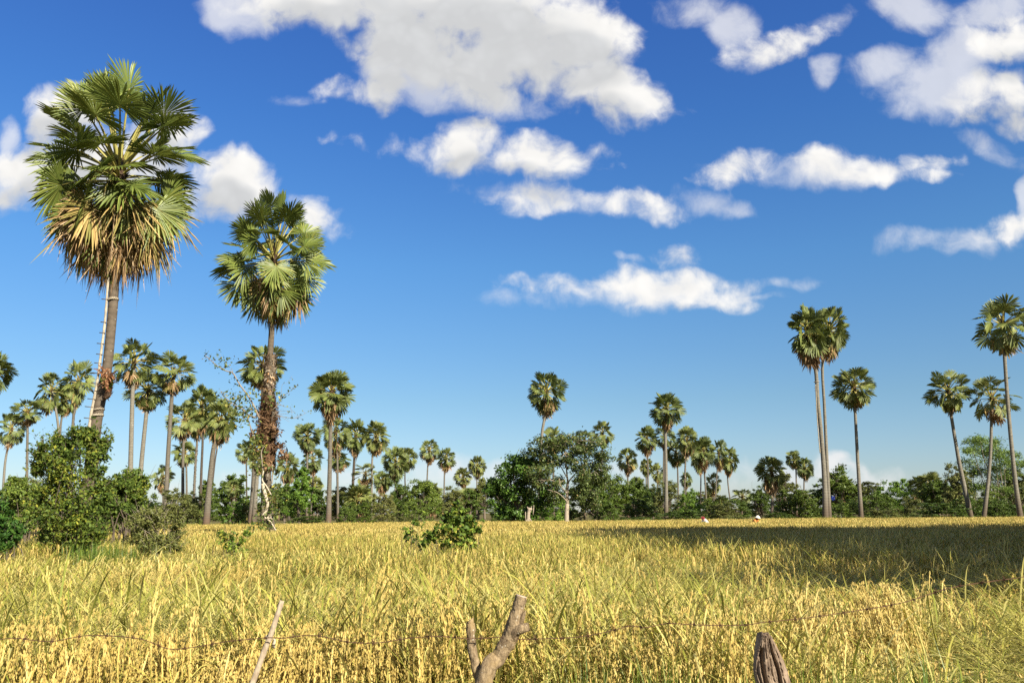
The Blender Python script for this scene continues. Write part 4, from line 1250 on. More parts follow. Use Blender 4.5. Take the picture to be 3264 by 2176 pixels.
# white twisting stem and roots
q = branch([(838, 1540), (841, 1560), (848, 1585), (853, 1606), (848, 1627), (838, 1644)], .10, .07, -.45, 20, 1)
branch([(840, 1500), (836, 1529), (850, 1550), (866, 1580)], .04, .03, -.45, 18, 1)
branch([(838, 1644), (850, 1653), (862, 1662), (880, 1690)], .045, .03, -.45, 18, 1)
branch([(850, 1653), (858, 1642), (866, 1640)], .04, .025, -.5, 6, 1)
branch([(850, 1652), (861, 1650), (868, 1654)], .035, .02, -.5, 6, 1)
branch([(842, 1420), (833, 1440), (835, 1470), (838, 1500)], .05, .045, -.4)
branch([(868, 1480), (869, 1510), (867, 1540)], .05, .04, -.4)
for (x, y, n, s) in ((842, 1580, 70, .3), (862, 1580, 90, .3), (868, 1600, 80, .3), (838, 1610, 60, .25), (866, 1630, 60, .28), (840, 1660, 90, .35), (826, 1680, 110, .4), (850, 1680, 60, .3), (812, 1420, 90, .35), (822, 1450, 80, .3), (832, 1480, 50, .25), (835, 1400, 40, .3), (800, 1405, 50, .3),
                     (880, 1255, 30, .2), (862, 1290, 24, .2), (855, 1275, 16, .15), (890, 1500, 50, .3), (822, 1505, 40, .25), (826, 1395, 40, .3)):
    c = np.array(P(x, y, D2 - .35) - ff)
    leaves(lv, rng, c + rng.normal(size=(n, 3)) * s * np.array((.8, .7, .8)), unit(rng, n), .15, 0, .6, .1)
link('stem', st.mesh('fig_stems', [M['twig'], M['fig_white']], True), fig)
link('foliage', lv.mesh('fig_leaves', M['vine']), fig)


# ------------------------------------------------------------------ bushes standing in the rice
def bush(name, label, items, d, foot_px, leafm, nleaf, size, seed, stems=10, per=15, cat='bush', spread=.36, inner=.3, dep=.9, woodm='twig_dark', aspect=.55, up=.35, sr=.018, sprigs=60):
    rng = np.random.default_rng(seed)
    f = G(foot_px, d)
    root = empty(name, f, label, cat)
    b = rel(px_blobs(items, d, dep), f)
    mb, st = MB(), MB()
    cn = foliage(mb, rng, b, per, nleaf, size, 0, spread, inner, .08, aspect, up)
    for c in cn[::max(1, len(cn) // (stems * 3))]:
        s = Vector((rng.normal(0, .18), rng.normal(0, .15), 0))
        e = Vector(c)
        m = s.lerp(e, .5) + Vector((-(e.x - s.x) * .2, 0, e.z * .12)) + Vector(rng.normal(0, .06, 3))
        q = spline([s, m, e, e + (e - m).normalized() * rng.uniform(.1, .3)], 10)
        tube(st, q, [sr * (1 - .85 * i / 9) for i in range(10)], 5, 0)
    V = np.concatenate(mb.V); hi = V[rng.integers(0, len(V), sprigs)] if sprigs else []
    for v in hi:
        a = Vector(v); o_ = Vector((a.x, a.y, 0)).normalized() * .5 + Vector((0, 0, .7)) + Vector(rng.normal(0, .35, 3))
        e = a + o_.normalized() * rng.uniform(.15, .45)
        q = spline([a - o_ * .15, a, e], 6)
        tube(st, q, [.006, .0055, .005, .004, .003, .002], 4, 0, cap=False)
        n = int(rng.integers(4, 10))
        c = np.array([a.lerp(e, rng.uniform(0, 1.05)) for _ in range(n)]) + rng.normal(size=(n, 3)) * .025
        leaves(mb, rng, c, unit(rng, n), size, 0, aspect, .1)
    link('stems', st.mesh('bush_stems', M[woodm], True), root)
    link('foliage', mb.mesh('bush_leaves', M[leafm]), root)
    return root


bush('tall_bush', 'tall leafy green bush with yellow patches hiding the foot of the tallest palm',
     [(215, 1440, 62, 48), (265, 1410, 46, 34), (160, 1480, 44, 44), (255, 1500, 80, 52), (180, 1540, 70, 56), (300, 1470, 30, 44), (230, 1590, 100, 56), (140, 1600, 44, 50), (315, 1560, 36, 46), (200, 1660, 90, 56), (150, 1720, 50, 40),
      (285, 1650, 60, 50), (225, 1715, 80, 46), (330, 1610, 34, 34), (275, 1385, 40, 18), (330, 1420, 14, 20), (130, 1440, 22, 30), (295, 1700, 40, 30), (115, 1490, 14, 20), (180, 1405, 16, 22)], 23, 215, 'bush', 30000, .085, 201, 14, 26, spread=.42, sprigs=420)
bush('bush', 'round-leaved bush on the far side of the tall bush, reaching over the rice',
     [(365, 1560, 40, 36), (400, 1535, 36, 34), (430, 1545, 30, 40), (445, 1580, 22, 30), (380, 1610, 40, 34), (350, 1630, 34, 34), (415, 1620, 30, 24)], 27, 390, 'bush', 9000, .10, 202, 6, 22)
bush('bush', 'dark ferny green bush cut off by the edge of the picture',
     [(-20, 1640, 50, 50), (20, 1660, 40, 30), (-10, 1700, 56, 40), (30, 1710, 32, 26), (10, 1735, 30, 20), (45, 1690, 24, 14)], 20, 5, 'bush_dark', 9000, .11, 203, 6, 22, aspect=.36)
bush('bush', 'green bush between the edge of the picture and the tall bush',
     [(60, 1580, 50, 46), (110, 1620, 40, 40), (30, 1610, 50, 40), (90, 1660, 40, 30), (60, 1540, 30, 22), (120, 1560, 24, 30)], 30, 70, 'tree_mid', 12000, .10, 204, 6, 22)
bush('weedy_bush', 'low weedy bush with dry upright stalks beside the green grass clump',
     [(470, 1660, 50, 30), (520, 1650, 50, 26), (440, 1700, 44, 36), (500, 1710, 60, 40), (560, 1690, 34, 34), (470, 1745, 56, 26), (540, 1740, 50, 26), (450, 1650, 16, 20), (545, 1625, 14, 24)], 21.5, 500, 'tree_olive', 12000, .07, 205, 14, 20, woodm='twig', aspect=.4, sr=.010)
bush('sapling', 'small sparse green sapling standing alone in the rice',
     [(715, 1705, 16, 14), (735, 1715, 18, 14), (750, 1735, 16, 14), (720, 1735, 20, 16), (740, 1748, 20, 12), (785, 1700, 12, 12), (770, 1722, 10, 10), (760, 1755, 40, 8)], 21, 735, 'shrub', 800, .085, 206, 3, 10, 'sapling', .5, .5, sr=.009, sprigs=10)
bush('shrub', 'bushy green shrub with big bright leaves in the middle of the rice',
     [(1395, 1690, 30, 26), (1440, 1680, 40, 26), (1480, 1690, 36, 28), (1370, 1715, 34, 24), (1430, 1715, 50, 30), (1500, 1715, 28, 30), (1445, 1640, 16, 26), (1452, 1620, 10, 16), (1425, 1650, 16, 16), (1470, 1650, 22, 26), (1500, 1660, 16, 18), (1495, 1735, 28, 20),
      (1350, 1735, 20, 14), (1525, 1688, 10, 6), (1450, 1740, 40, 20)], 20, 1435, 'shrub', 2700, .115, 207, 4, 12, 'shrub', .42, .4, sr=.011, sprigs=30)
bush('sapling', 'thin yellowish sapling next to the bushy shrub',
     [(1300, 1690, 16, 12), (1310, 1705, 20, 14), (1295, 1715, 14, 12), (1320, 1725, 14, 10), (1320, 1660, 10, 8), (1330, 1670, 8, 8)], 20, 1308, 'shrub', 360, .085, 208, 2, 9, 'sapling', .5, .5, sr=.008, sprigs=6)

# ------------------------------------------------------------------ rice
def grass_blade(mb, p0, p1, p2, w, m, n=5):
    """ribbon along a quadratic curve, pointed at the end"""
    p0, p1, p2 = map(np.array, (p0, p1, p2))
    t = np.linspace(0, 1, n)[:, None]
    c = (1 - t) ** 2 * p0 + 2 * t * (1 - t) * p1 + t * t * p2
    dr = p2 - p0
    s = np.cross(dr, (0, 0, 1.0)) + np.array((1e-4, 1e-4, 0))
    s = s / np.linalg.norm(s)
    ww = w * np.array([.7, 1, .9, .6, .08] if n == 5 else list(np.linspace(1, .1, n)))[:, None]
    V = np.empty((2 * n, 3)); V[0::2] = c - s * ww / 2; V[1::2] = c + s * ww / 2
    q = [(2 * i, 2 * i + 1, 2 * i + 3, 2 * i + 2) for i in range(n - 1)]
    mb.add(V, q, None, m)


def panicle(mb, rng, start, az, ln, m, grains=34, gs=.017, out=.25, ribbon=0.0):
    """ear of grain: leaves the stem outward, then hangs straight down"""
    h = np.array((math.cos(az), math.sin(az), 0))
    start = np.array(start)

    def curve(t):
        c = start + np.outer(ln * out * np.sin(np.minimum(1, t * 1.6) * math.pi / 2), h)
        c[:, 2] += ln * (.16 * np.sin(np.minimum(t * 5, math.pi)) - .92 * t ** 1.25)
        return c
    if ribbon:
        n = 5
        c = curve(np.linspace(0, 1, n))
        s = np.cross(h, (0, 0, 1)) * .6 + h * rng.normal(0, .6) + unit(rng, 1)[0] * .4
        s[2] *= .2; s /= np.linalg.norm(s)
        w = ribbon * np.array([.35, 1, 1, .8, .2])[:, None]
        V = np.empty((2 * n, 3)); V[0::2] = c - s * w / 2; V[1::2] = c + s * w / 2
        mb.add(V, [(2 * i, 2 * i + 1, 2 * i + 3, 2 * i + 2) for i in range(n - 1)], None, m)
        return
    t = np.sort(rng.random(grains))
    c = curve(t) + rng.normal(size=(grains, 3)) * .0042
    dn = np.array((0, 0, -1.0)) + rng.normal(size=(grains, 3)) * .16 + h * .5 * np.maximum(0, .4 - t)[:, None]
    dn /= np.linalg.norm(dn, axis=1)[:, None]
    s = np.cross(dn, unit(rng, grains)); s /= np.linalg.norm(s, axis=1)[:, None]
    L = gs * rng.uniform(.8, 1.3, grains)[:, None]
    V = np.stack([c - dn * L * .5, c + s * L * .19, c + dn * L * .65, c - s * L * .19], 1)
    mb.add(V.reshape(-1, 3), np.arange(grains)[:, None] * 4 + np.array([[0, 1, 2, 3]]), m=m)


# material slots: 0 straw/yellow leaf, 1 grain, 2 green leaf
def rice_tuft(seed, mode, stems=20, grains=34, rad=.15, blades=4, gs=.017, bw=.010, ribbon=0.0):
    """modes: curtain (ears hanging down one side), up, lodged (swept along +x), leafy, comb (long leaves lying along +x, few ears)"""
    rng = np.random.default_rng(seed)
    mb = MB()
    for j in range(stems):
        a = rng.uniform(0, 6.28)
        b = np.array((math.cos(a), math.sin(a), 0)) * rad * math.sqrt(rng.random())
        low = mode in ('lodged', 'comb')
        if mode == 'curtain':
            az = -1.57 + rng.normal(0, .75); h = np.array((math.cos(az), math.sin(az), 0))
            H, L = rng.uniform(.78, 1.02), rng.uniform(.08, .26)
            b = b * .8; top = b + h * L + np.array((0, 0, H)); ctl = b + np.array((0, 0, H * .95))
            grass_blade(mb, b, ctl, top, .006, 0, 5)
            for r2 in range(2):
                ln = rng.uniform(.24, .38); o2 = rng.uniform(.10, .40); t2 = top + rng.normal(0, .03, 3)
                panicle(mb, rng, t2, az, ln, 1, 46, .016, o2); panicle(mb, rng, t2, az, ln * .95, 1, 0, 0, o2, .008)
            if rng.random() < .7:
                a2 = rng.uniform(0, 6.28); h2 = np.array((math.cos(a2), math.sin(a2), 0)); s0 = ctl * .8
                grass_blade(mb, s0, s0 + h2 * .1 + np.array((0, 0, .2)), s0 + h2 * .3 + np.array((0, 0, rng.uniform(-.1, .25))), .010, 2 if rng.random() < .4 else 0, 5)
            continue
        az = rng.normal(0, .45) if low else (a + rng.normal(0, .7))
        h = np.array((math.cos(az), math.sin(az), 0))
        if low:
            H, L = rng.uniform(.50, .84), rng.uniform(.30, .75)
        else:
            H, L = rng.uniform(.70, 1.0), rng.uniform(.04, .22)
        top = b + h * L + np.array((0, 0, H))
        ctl = b + h * L * .12 + np.array((0, 0, H * (1.05 if low else .75)))
        grass_blade(mb, b, ctl, top, .006, 0 if rng.random() < .6 else 2, 5)
        if rng.random() < {'up': .75, 'lodged': .65, 'leafy': .35, 'comb': .2}[mode]:
            panicle(mb, rng, top, az, rng.uniform(.20, .34), 1, grains, gs, rng.uniform(.08, .35), ribbon)
        for k in range(blades):
            t = rng.uniform(.3, .95)
            s = (1 - t) ** 2 * b + 2 * t * (1 - t) * ctl + t * t * top
            a2 = az + rng.normal(0, 1.2 if not low else .45)
            h2 = np.array((math.cos(a2), math.sin(a2), 0))
            ln = rng.uniform(.28, .60) * (1.25 if mode == 'comb' else 1)
            rise = rng.uniform(.05, .9) if not low else rng.uniform(-.25, .25)
            e = s + h2 * ln * rng.uniform(.45, .95) + np.array((0, 0, ln * rise - .10))
            c = s + h2 * ln * .35 + np.array((0, 0, ln * (.45 if not low else .22)))
            grass_blade(mb, s, c, e, bw * rng.uniform(.6, 1.3), 2 if rng.random() < {'up': .3, 'lodged': .35, 'leafy': .45, 'comb': .28}[mode] else 0, 5)
    return mb.mesh('rice_tuft', [M['straw'], M['grain'], M['rice_green']])


def rice_far(seed, stems=60, rad=.5):
    rng = np.random.default_rng(seed)
    mb = MB()
    for j in range(stems):
        b = np.array((rng.uniform(-rad, rad), rng.uniform(-rad, rad), 0))
        az = rng.uniform(0, 6.28); h = np.array((math.cos(az), math.sin(az), 0))
        H = rng.uniform(.70, .98)
        top = b + h * .15 + np.array((0, 0, H))
        grass_blade(mb, b, b + np.array((0, 0, H * .8)), top, .014, 0, 4)
        panicle(mb, rng, top, az, .28, 1, 0, 0, .3, .024)
        for k in range(2):
            a2 = rng.uniform(0, 6.28); h2 = np.array((math.cos(a2), math.sin(a2), 0))
            s = b + np.array((0, 0, H * rng.uniform(.5, .9)))
            grass_blade(mb, s, s + h2 * .12 + np.array((0, 0, .2)), s + h2 * .25 + np.array((0, 0, rng.uniform(-.05, .32))), .018, 2 if rng.random() < .25 else 0, 4)
    return mb.mesh('rice_patch', [M['straw'], M['grain'], M['rice_green']])


def green_tuft(seed, n=16, H=1.0, w=.013, spread=.07, lean=.25):
    rng = np.random.default_rng(seed)
    mb = MB()
    for i in range(n):
        a = rng.uniform(0, 6.28); h = np.array((math.cos(a), math.sin(a), 0))
        b = h * spread * rng.random()
        hh = H * rng.uniform(.6, 1.08); L = lean * rng.uniform(.1, 1.0)
        grass_blade(mb, b, b + h * L * .2 + np.array((0, 0, hh * .7)), b + h * L + np.array((0, 0, hh)), w * rng.uniform(.6, 1.2), 0, 5)
    return mb.mesh('grass_tuft', [M['grass_green']])


M['straw'] = leafmat('rice_straw', [(0, (.24, .21, .042)), (.35, (.34, .31, .070)), (.7, (.44, .395, .11)), (1, (.52, .46, .17))], .6, .25, .28, .12, .18, wamp=.55)
M['grain'] = leafmat('rice_grain', [(0, (.36, .265, .065)), (.5, (.48, .355, .105)), (1, (.55, .435, .155))], .6, .2, .10, .55, .16, .9, 1.1, .8)
M['rice_green'] = leafmat('rice_leaf_green', [(0, (.15, .175, .026)), (.5, (.30, .295, .046)), (1, (.42, .38, .08))], .5, .35, .3, .1, .3)
M['grass_green'] = leafmat('green_blade', [(0, (.04, .09, .012)), (.5, (.10, .17, .020)), (.85, (.20, .25, .04)), (1, (.33, .31, .09))], .45, .4, .3, .1)


def scatter(name, sources, pts, label, cat, kind='stuff'):
    """pts: (x, y, z, rotx, roty, rotz, scale, scalez, index); one object that instances the sources on its points"""
    a = np.array(pts, np.float32)
    me = bpy.data.meshes.new(name + '_points')
    me.vertices.add(len(a)); me.vertices.foreach_set('co', a[:, :3].ravel())
    for nm, ty, dat, key in (('rot', 'FLOAT_VECTOR', a[:, 3:6], 'vector'), ('scl', 'FLOAT_VECTOR', a[:, [6, 6, 7]], 'vector'), ('idx', 'INT', a[:, 8].astype(np.int32), 'value')):
        at = me.attributes.new(nm, ty, 'POINT')
        at.data.foreach_set(key, np.ascontiguousarray(dat).ravel())
    o = link(name, me)
    tag(o, label, cat, None, kind)
    ng = bpy.data.node_groups.new(name + '_scatter', 'GeometryNodeTree')
    ng.interface.new_socket('Geometry', in_out='INPUT', socket_type='NodeSocketGeometry')
    ng.interface.new_socket('Geometry', in_out='OUTPUT', socket_type='NodeSocketGeometry')
    N = NT(ng)
    gi, go = ng.nodes.new('NodeGroupInput'), ng.nodes.new('NodeGroupOutput')
    join = ng.nodes.new('GeometryNodeJoinGeometry')
    ra = N.n('GeometryNodeInputNamedAttribute', {'Name': 'rot'}, data_type='FLOAT_VECTOR').outputs[0]
    sa = N.n('GeometryNodeInputNamedAttribute', {'Name': 'scl'}, data_type='FLOAT_VECTOR').outputs[0]
    ia = N.n('GeometryNodeInputNamedAttribute', {'Name': 'idx'}, data_type='INT').outputs[0]
    for i, me_ in enumerate(sources):
        so = bpy.data.objects.new(me_.name, me_)
        oi = ng.nodes.new('GeometryNodeObjectInfo'); oi.inputs['Object'].default_value = so
        oi.inputs['As Instance'].default_value = True
        cmpn = N.n('FunctionNodeCompare', data_type='INT', operation='EQUAL')
        ng.links.new(ia, cmpn.inputs[2]); cmpn.inputs[3].default_value = i
        ins = ng.nodes.new('GeometryNodeInstanceOnPoints')
        ng.links.new(gi.outputs[0], ins.inputs['Points'])
        ng.links.new(cmpn.outputs[0], ins.inputs['Selection'])
        ng.links.new(oi.outputs['Geometry'], ins.inputs['Instance'])
        ng.links.new(ra, ins.inputs['Rotation']); ng.links.new(sa, ins.inputs['Scale'])
        ng.links.new(ins.outputs[0], join.inputs[0])
    ng.links.new(join.outputs[0], go.inputs[0])
    md = o.modifiers.new('scatter', 'NODES'); md.node_group = ng
    return o


_vn = np.random.default_rng(99).random((64, 64))


def vnoise(x, y):
    xi, yi = int(math.floor(x)), int(math.floor(y))
    fx, fy = x - xi, y - yi
    fx, fy = fx * fx * (3 - 2 * fx), fy * fy * (3 - 2 * fy)
    g = lambda i, j: _vn[(xi + i) % 64, (yi + j) % 64]
    return (g(0, 0) * (1 - fx) + g(1, 0) * fx) * (1 - fy) + (g(0, 1) * (1 - fx) + g(1, 1) * fx) * fy


def rice():
    rng = np.random.default_rng(7)
    src = [rice_tuft(300, 'up'), rice_tuft(301, 'up'), rice_tuft(302, 'up', 18), rice_tuft(303, 'lodged', 20), rice_tuft(304, 'lodged', 20), rice_tuft(305, 'comb', 18, blades=8, bw=.008), rice_tuft(306, 'leafy', 16, blades=5), rice_tuft(307, 'comb', 16, blades=8, bw=.008),
           rice_tuft(310, 'up', 26, 0, .24, 3, 0, .014, .020), rice_tuft(311, 'up', 26, 0, .24, 3, 0, .014, .020), rice_tuft(312, 'lodged', 26, 0, .24, 4, 0, .014, .020),
           rice_far(320), rice_far(321), rice_far(322), rice_tuft(330, 'curtain', 12, rad=.13), rice_tuft(331, 'curtain', 10, rad=.11), rice_tuft(332, 'curtain', 14, rad=.15)]
    pts = []
    y = 4.0
    while y < 100:
        s = .20 if y < 7 else .25 if y < 10 else .32 if y < 16 else .42 if y < 26 else .58 if y < 42 else .75
        W = .74 * y + 2.5
        x = -W
        while x < W:
            px, py = x + rng.uniform(-.5, .5) * s, y + rng.uniform(-.5, .5) * s
            x += s
            if py > 83 + .13 * px + 9 * (vnoise(px * .1, 3.3) - .5) + 3 * (vnoise(px * .5, 6.3) - .5):
                continue
            lod = vnoise(px * .30 + 5, py * .30)
            big = vnoise(px * .16 + 11, py * .16 + 4)
            front = min(1, max(0, (py - 3.9) / 4.5))
            bump = vnoise(px * .85 + 3, py * .6)
            edge = 4.55 + .5 * (vnoise(px * .7 + 8, 1.5) - .5)
            side = min(1, max(0, (px / py - .02) / .25))
            base = .97 + (.15 - .13 * side) * min(1, max(0, (9.5 - py) / 3.5)) if py > edge else .58
            hz = base * (.84 + .14 * big + (.24 * bump if py < 20 else .12)) * rng.uniform(.90, 1.10)
            if py < edge and rng.random() < .55:
                continue
            if py < 14:
                r = rng.random()
                if (bump > .66 and lod < .5 and r < .4) or (edge < py < edge + .45 and r < .26):
                    i = 14 + rng.integers(0, 3)
                elif lod > .42:
                    i = [5, 7, 5, 7, 3, 6][rng.integers(0, 6)]
                elif lod > .30:
                    i = [3, 5, 7, 6, 0][rng.integers(0, 5)]
                else:
                    i = [0, 1, 2, 5, 6][rng.integers(0, 5)]
            elif py < 34:
                i = 8 + (2 if (lod > .55 and py < 24) else rng.integers(0, 2))
            else:
                i = 11 + rng.integers(0, 3)
            # flattened rice is combed in one direction over a few metres
            rz = rng.uniform(0, 6.28) if i in (0, 1, 2, 6, 8, 9, 11, 12, 13) else rng.normal(0, .4) if i > 13 else 9 * vnoise(px * .22 + 30, py * .22 + 9) - 3 + rng.normal(0, .35)
            tl = .10 if py < 34 else .05
            pts.append((px, py, 0, rng.normal(0, tl), rng.normal(0, tl), rz, rng.uniform(.9, 1.15), hz, i))
        y += s
    for (px, d, n) in ((900, 5.3, 9), (960, 5.0, 8), (1060, 4.9, 8), (800, 5.8, 6), (480, 5.2, 8), (560, 5.0, 8), (380, 5.5, 6), (1470, 6.4, 7), (1640, 6.6, 7), (1560, 5.7, 5), (1440, 5.0, 5), (250, 4.9, 6), (690, 4.8, 7), (300, 7.5, 5), (60, 6.4, 5),
                       (1120, 5.6, 6), (1250, 4.9, 4), (2560, 6.2, 4), (2700, 6.2, 4), (1850, 5.2, 3), (60, 4.9, 4)):
        for k in range(n):
            g = G(px + rng.normal(0, 42), d + rng.normal(0, .10))
            pts.append((g.x, g.y, 0, rng.normal(0, .05), rng.normal(0, .05), rng.normal(0, .4), rng.uniform(.95, 1.15), rng.uniform(.96, 1.12) * (1.0 if d < 7 else .92), 14 + rng.integers(0, 3)))
    scatter('rice_field', src, pts, 'ripe golden rice, drooping and partly flattened, filling the field', 'rice')
    gsrc = [green_tuft(400, 16, 1.0, .009), green_tuft(401, 24, .95, .008, .09), green_tuft(402, 13, 1.1, .010, .06, .35), green_tuft(403, 7, 1.05, .008, .05, .6)]
    pts = []
    for (px, n, dmin, dmax, sp) in ((2120, 8, 4.2, 4.8, 40), (2060, 6, 4.1, 4.7, 60), (2190, 6, 4.2, 4.9, 40), (1750, 10, 4.0, 5.2, 120), (1900, 8, 4.0, 4.8, 80), (1480, 5, 4.2, 5.0, 70), (2420, 7, 4.2, 5.0, 120), (2640, 8, 4.3, 5.2, 60), (2760, 9, 4.2, 5.0, 50), (2960, 9, 4.0, 5.0, 70),
                                    (3150, 14, 3.8, 5.0, 130), (1260, 4, 4.2, 5.0, 60), (1000, 4, 4.3, 5.5, 120), (480, 4, 4.2, 5, 120), (2300, 4, 4.2, 5.0, 100)):
        for k in range(n):
            d = 4.2 + (rng.uniform(dmin, dmax) - 4.2) * .5
            g = G(px + rng.normal(0, sp * .5), d)
            pts.append((g.x, g.y, 0, rng.normal(0, .06), rng.normal(0, .06), rng.uniform(0, 6.28), rng.uniform(.7, 1.0), rng.uniform(.84, 1.08), rng.integers(0, 4)))
    for k in range(150):
        d = rng.uniform(4.1, 4.9); g = G(rng.uniform(1150, 3264), d)
        pts.append((g.x, g.y, 0, rng.normal(0, .06), rng.normal(0, .06), rng.uniform(0, 6.28), rng.uniform(.9, 1.2), rng.uniform(.80, 1.04), rng.integers(0, 4)))
    for k in range(190):
        yy = rng.uniform(3.9, 12)
        xx = rng.uniform(-.72 * yy, .72 * yy)
        pts.append((xx, yy, 0, rng.normal(0, .1), rng.normal(0, .1), rng.uniform(0, 6.28), rng.uniform(.7, 1.0), rng.uniform(.78, 1.0), rng.integers(0, 4)))
    for k in range(900):  # rank grass along the far edge of the field
        xx = rng.uniform(-75, 85); yy = 80 + .13 * xx + rng.normal(3, 4) + 6 * (vnoise(xx * .12, 8.1) - .5)
        pts.append((xx, yy, 0, rng.normal(0, .12), rng.normal(0, .12), rng.uniform(0, 6.28), rng.uniform(1.5, 3.5), rng.uniform(.7, 1.35), rng.integers(0, 4)))
    for k in range(30):   # tall wild stalks standing above the rice
        yy = rng.uniform(9, 40); xx = rng.uniform(-.1 * yy, .7 * yy)
        pts.append((xx, yy, 0, rng.normal(0, .1), rng.normal(0, .1), rng.uniform(0, 6.28), .8, rng.uniform(1.0, 1.2), 3))
    scatter('green_grass', gsrc, pts, 'fresh green grass blades growing up through the rice', 'grass')
    # the grass clump by the tall bush
    f = G(320, 20.5)
    root = empty('grass_clump', f, 'bright green grass clump between the tall bush and the weedy bush', 'grass clump')
    mb = MB()
    for i in range(900):
        b = np.array((rng.normal(0, .42), rng.normal(0, .3), .0))
        a = rng.uniform(0, 6.28); h = np.array((math.cos(a), math.sin(a), 0)); hh = rng.uniform(.7, 1.22); L = rng.uniform(.05, .4)
        grass_blade(mb, b, b + h * L * .2 + np.array((0, 0, hh * .7)), b + h * L + np.array((0, 0, hh)), .014, 0, 5)
    link('blades', mb.mesh('clump_blades', M['grass_green']), root)


rice()

# ------------------------------------------------------------------ fence in front of the rice
def oldwood():
    m, N = mat('old_branch_bark')
    p = N.n('ShaderNodeTexCoord').outputs['Object']
    n1 = N.noise(p, 28, 6, .7); n2 = N.noise(N.vm('MULTIPLY', p, (1, 1, .3)), 130, 5, .7); n3 = N.noise(p, 9, 3, .5)
    f = N.m('MULTIPLY_ADD', n2, .55, N.m('MULTIPLY', n1, .45))
    c = N.ramp(f, [(.30, (.035, .025, .016)), (.43, (.12, .085, .052)), (.54, (.23, .17, .10)), (.68, (.36, .28, .17))])
    c = N.mix(N.m('MULTIPLY', N.maprange(n3, .45, .62), .55), c, (.27, .19, .085, 1))
    vo = N.n('ShaderNodeTexVoronoi', {'Vector': p, 'Scale': 55.0})
    sp = N.m('MULTIPLY', N.maprange(vo.outputs['Distance'], .12, .26, 1, 0), N.maprange(N.noise(p, 12, 2), .52, .60))
    c = N.mix(N.m('MULTIPLY', sp, .8), c, (.42, .38, .30, 1))
    finish(N, c, .9, .15, bump=f, bstr=1.0, bdist=.006)
    return m


M['old_wood'] = oldwood()
M['unused_wood'] = barkmat('old_grey_wood', (.27, .195, .115), (.085, .062, .042), 24, dist=.008, bstr=1.0, stretch=.3)
M['cut_wood'] = barkmat('cut_wood', (.46, .36, .27), (.33, .25, .18), 40, dist=.002)
M['pole_wood'] = barkmat('bleached_pole', (.40, .33, .235), (.23, .175, .12), 34, dist=.002, stretch=.2)
M['rust'] = barkmat('rusty_wire', (.12, .060, .034), (.06, .032, .02), 60, dist=.001)
M['plank'] = barkmat('weathered_plank', (.29, .215, .15), (.12, .085, .06), 34, dist=.004, bstr=.9, stretch=.12)


def to_ground(a, b, z=0.0):
    """extend the line a -> b down to height z"""
    t = (z - a.z) / (b.z - a.z)
    return a + (b - a) * t


d = 3.42
a, b = P(899, 1913, d), P(805, 2176, d - .05)
g = to_ground(a, b)
pole = empty('fence_pole', g, 'thin bleached leaning pole holding the barbed wire', 'fence pole')
mb = MB()
q = spline([a - g, a.lerp(b, .45) - g + Vector((.004, 0, 0)), b - g, Vector((0, 0, 0))], 40)
tube(mb, q, [.0098 * (1 + .10 * math.sin(i * .9) ** 8) * (1 + .18 * i / 39) for i in range(40)], 12, 0)
link('shaft', mb.mesh('pole_shaft', M['pole_wood'], True), pole)
mb = MB()
c = P(858, 2030, d - .015) - g
for k in range(4):
    L = [c + Vector((math.cos(t) * .0125, math.sin(t) * .013, .003 * math.sin(t) + (k - 1.5) * .0035)) for t in np.linspace(0, 6.3, 17)]
    tube(mb, L, .0018, 5, 0, cap=False)
link('wire_wrap', mb.mesh('wire_wrap', M['tie'], True), pole)
mb = MB()
c = P(868, 2034, d - .02) - g
V = []
for j in range(7):
    for i in (0, 1):
        V.append(tuple(c + Vector((i * .011 + .004 * j / 6 + .002 * math.sin(j), .003 * math.sin(j * 1.3), -.036 * j / 6))))
mb.add(V, [(2 * j, 2 * j + 1, 2 * j + 3, 2 * j + 2) for j in range(6)])
o = link('torn_strip', mb.mesh('torn_strip', M['tie'], True), pole)
so = o.modifiers.new('thickness', 'SOLIDIFY'); so.thickness = .0008


_h3 = np.random.default_rng(5).random((32, 32, 32))


def vn3(p):
    i = np.floor(p).astype(int); f = p - i; f = f * f * (3 - 2 * f)
    o = 0
    for a_ in (0, 1):
        for b_ in (0, 1):
            for c_ in (0, 1):
                w = np.where(a_, f[:, 0], 1 - f[:, 0]) * np.where(b_, f[:, 1], 1 - f[:, 1]) * np.where(c_, f[:, 2], 1 - f[:, 2])
                o = o + w * _h3[(i[:, 0] + a_) % 32, (i[:, 1] + b_) % 32, (i[:, 2] + c_) % 32]
    return o


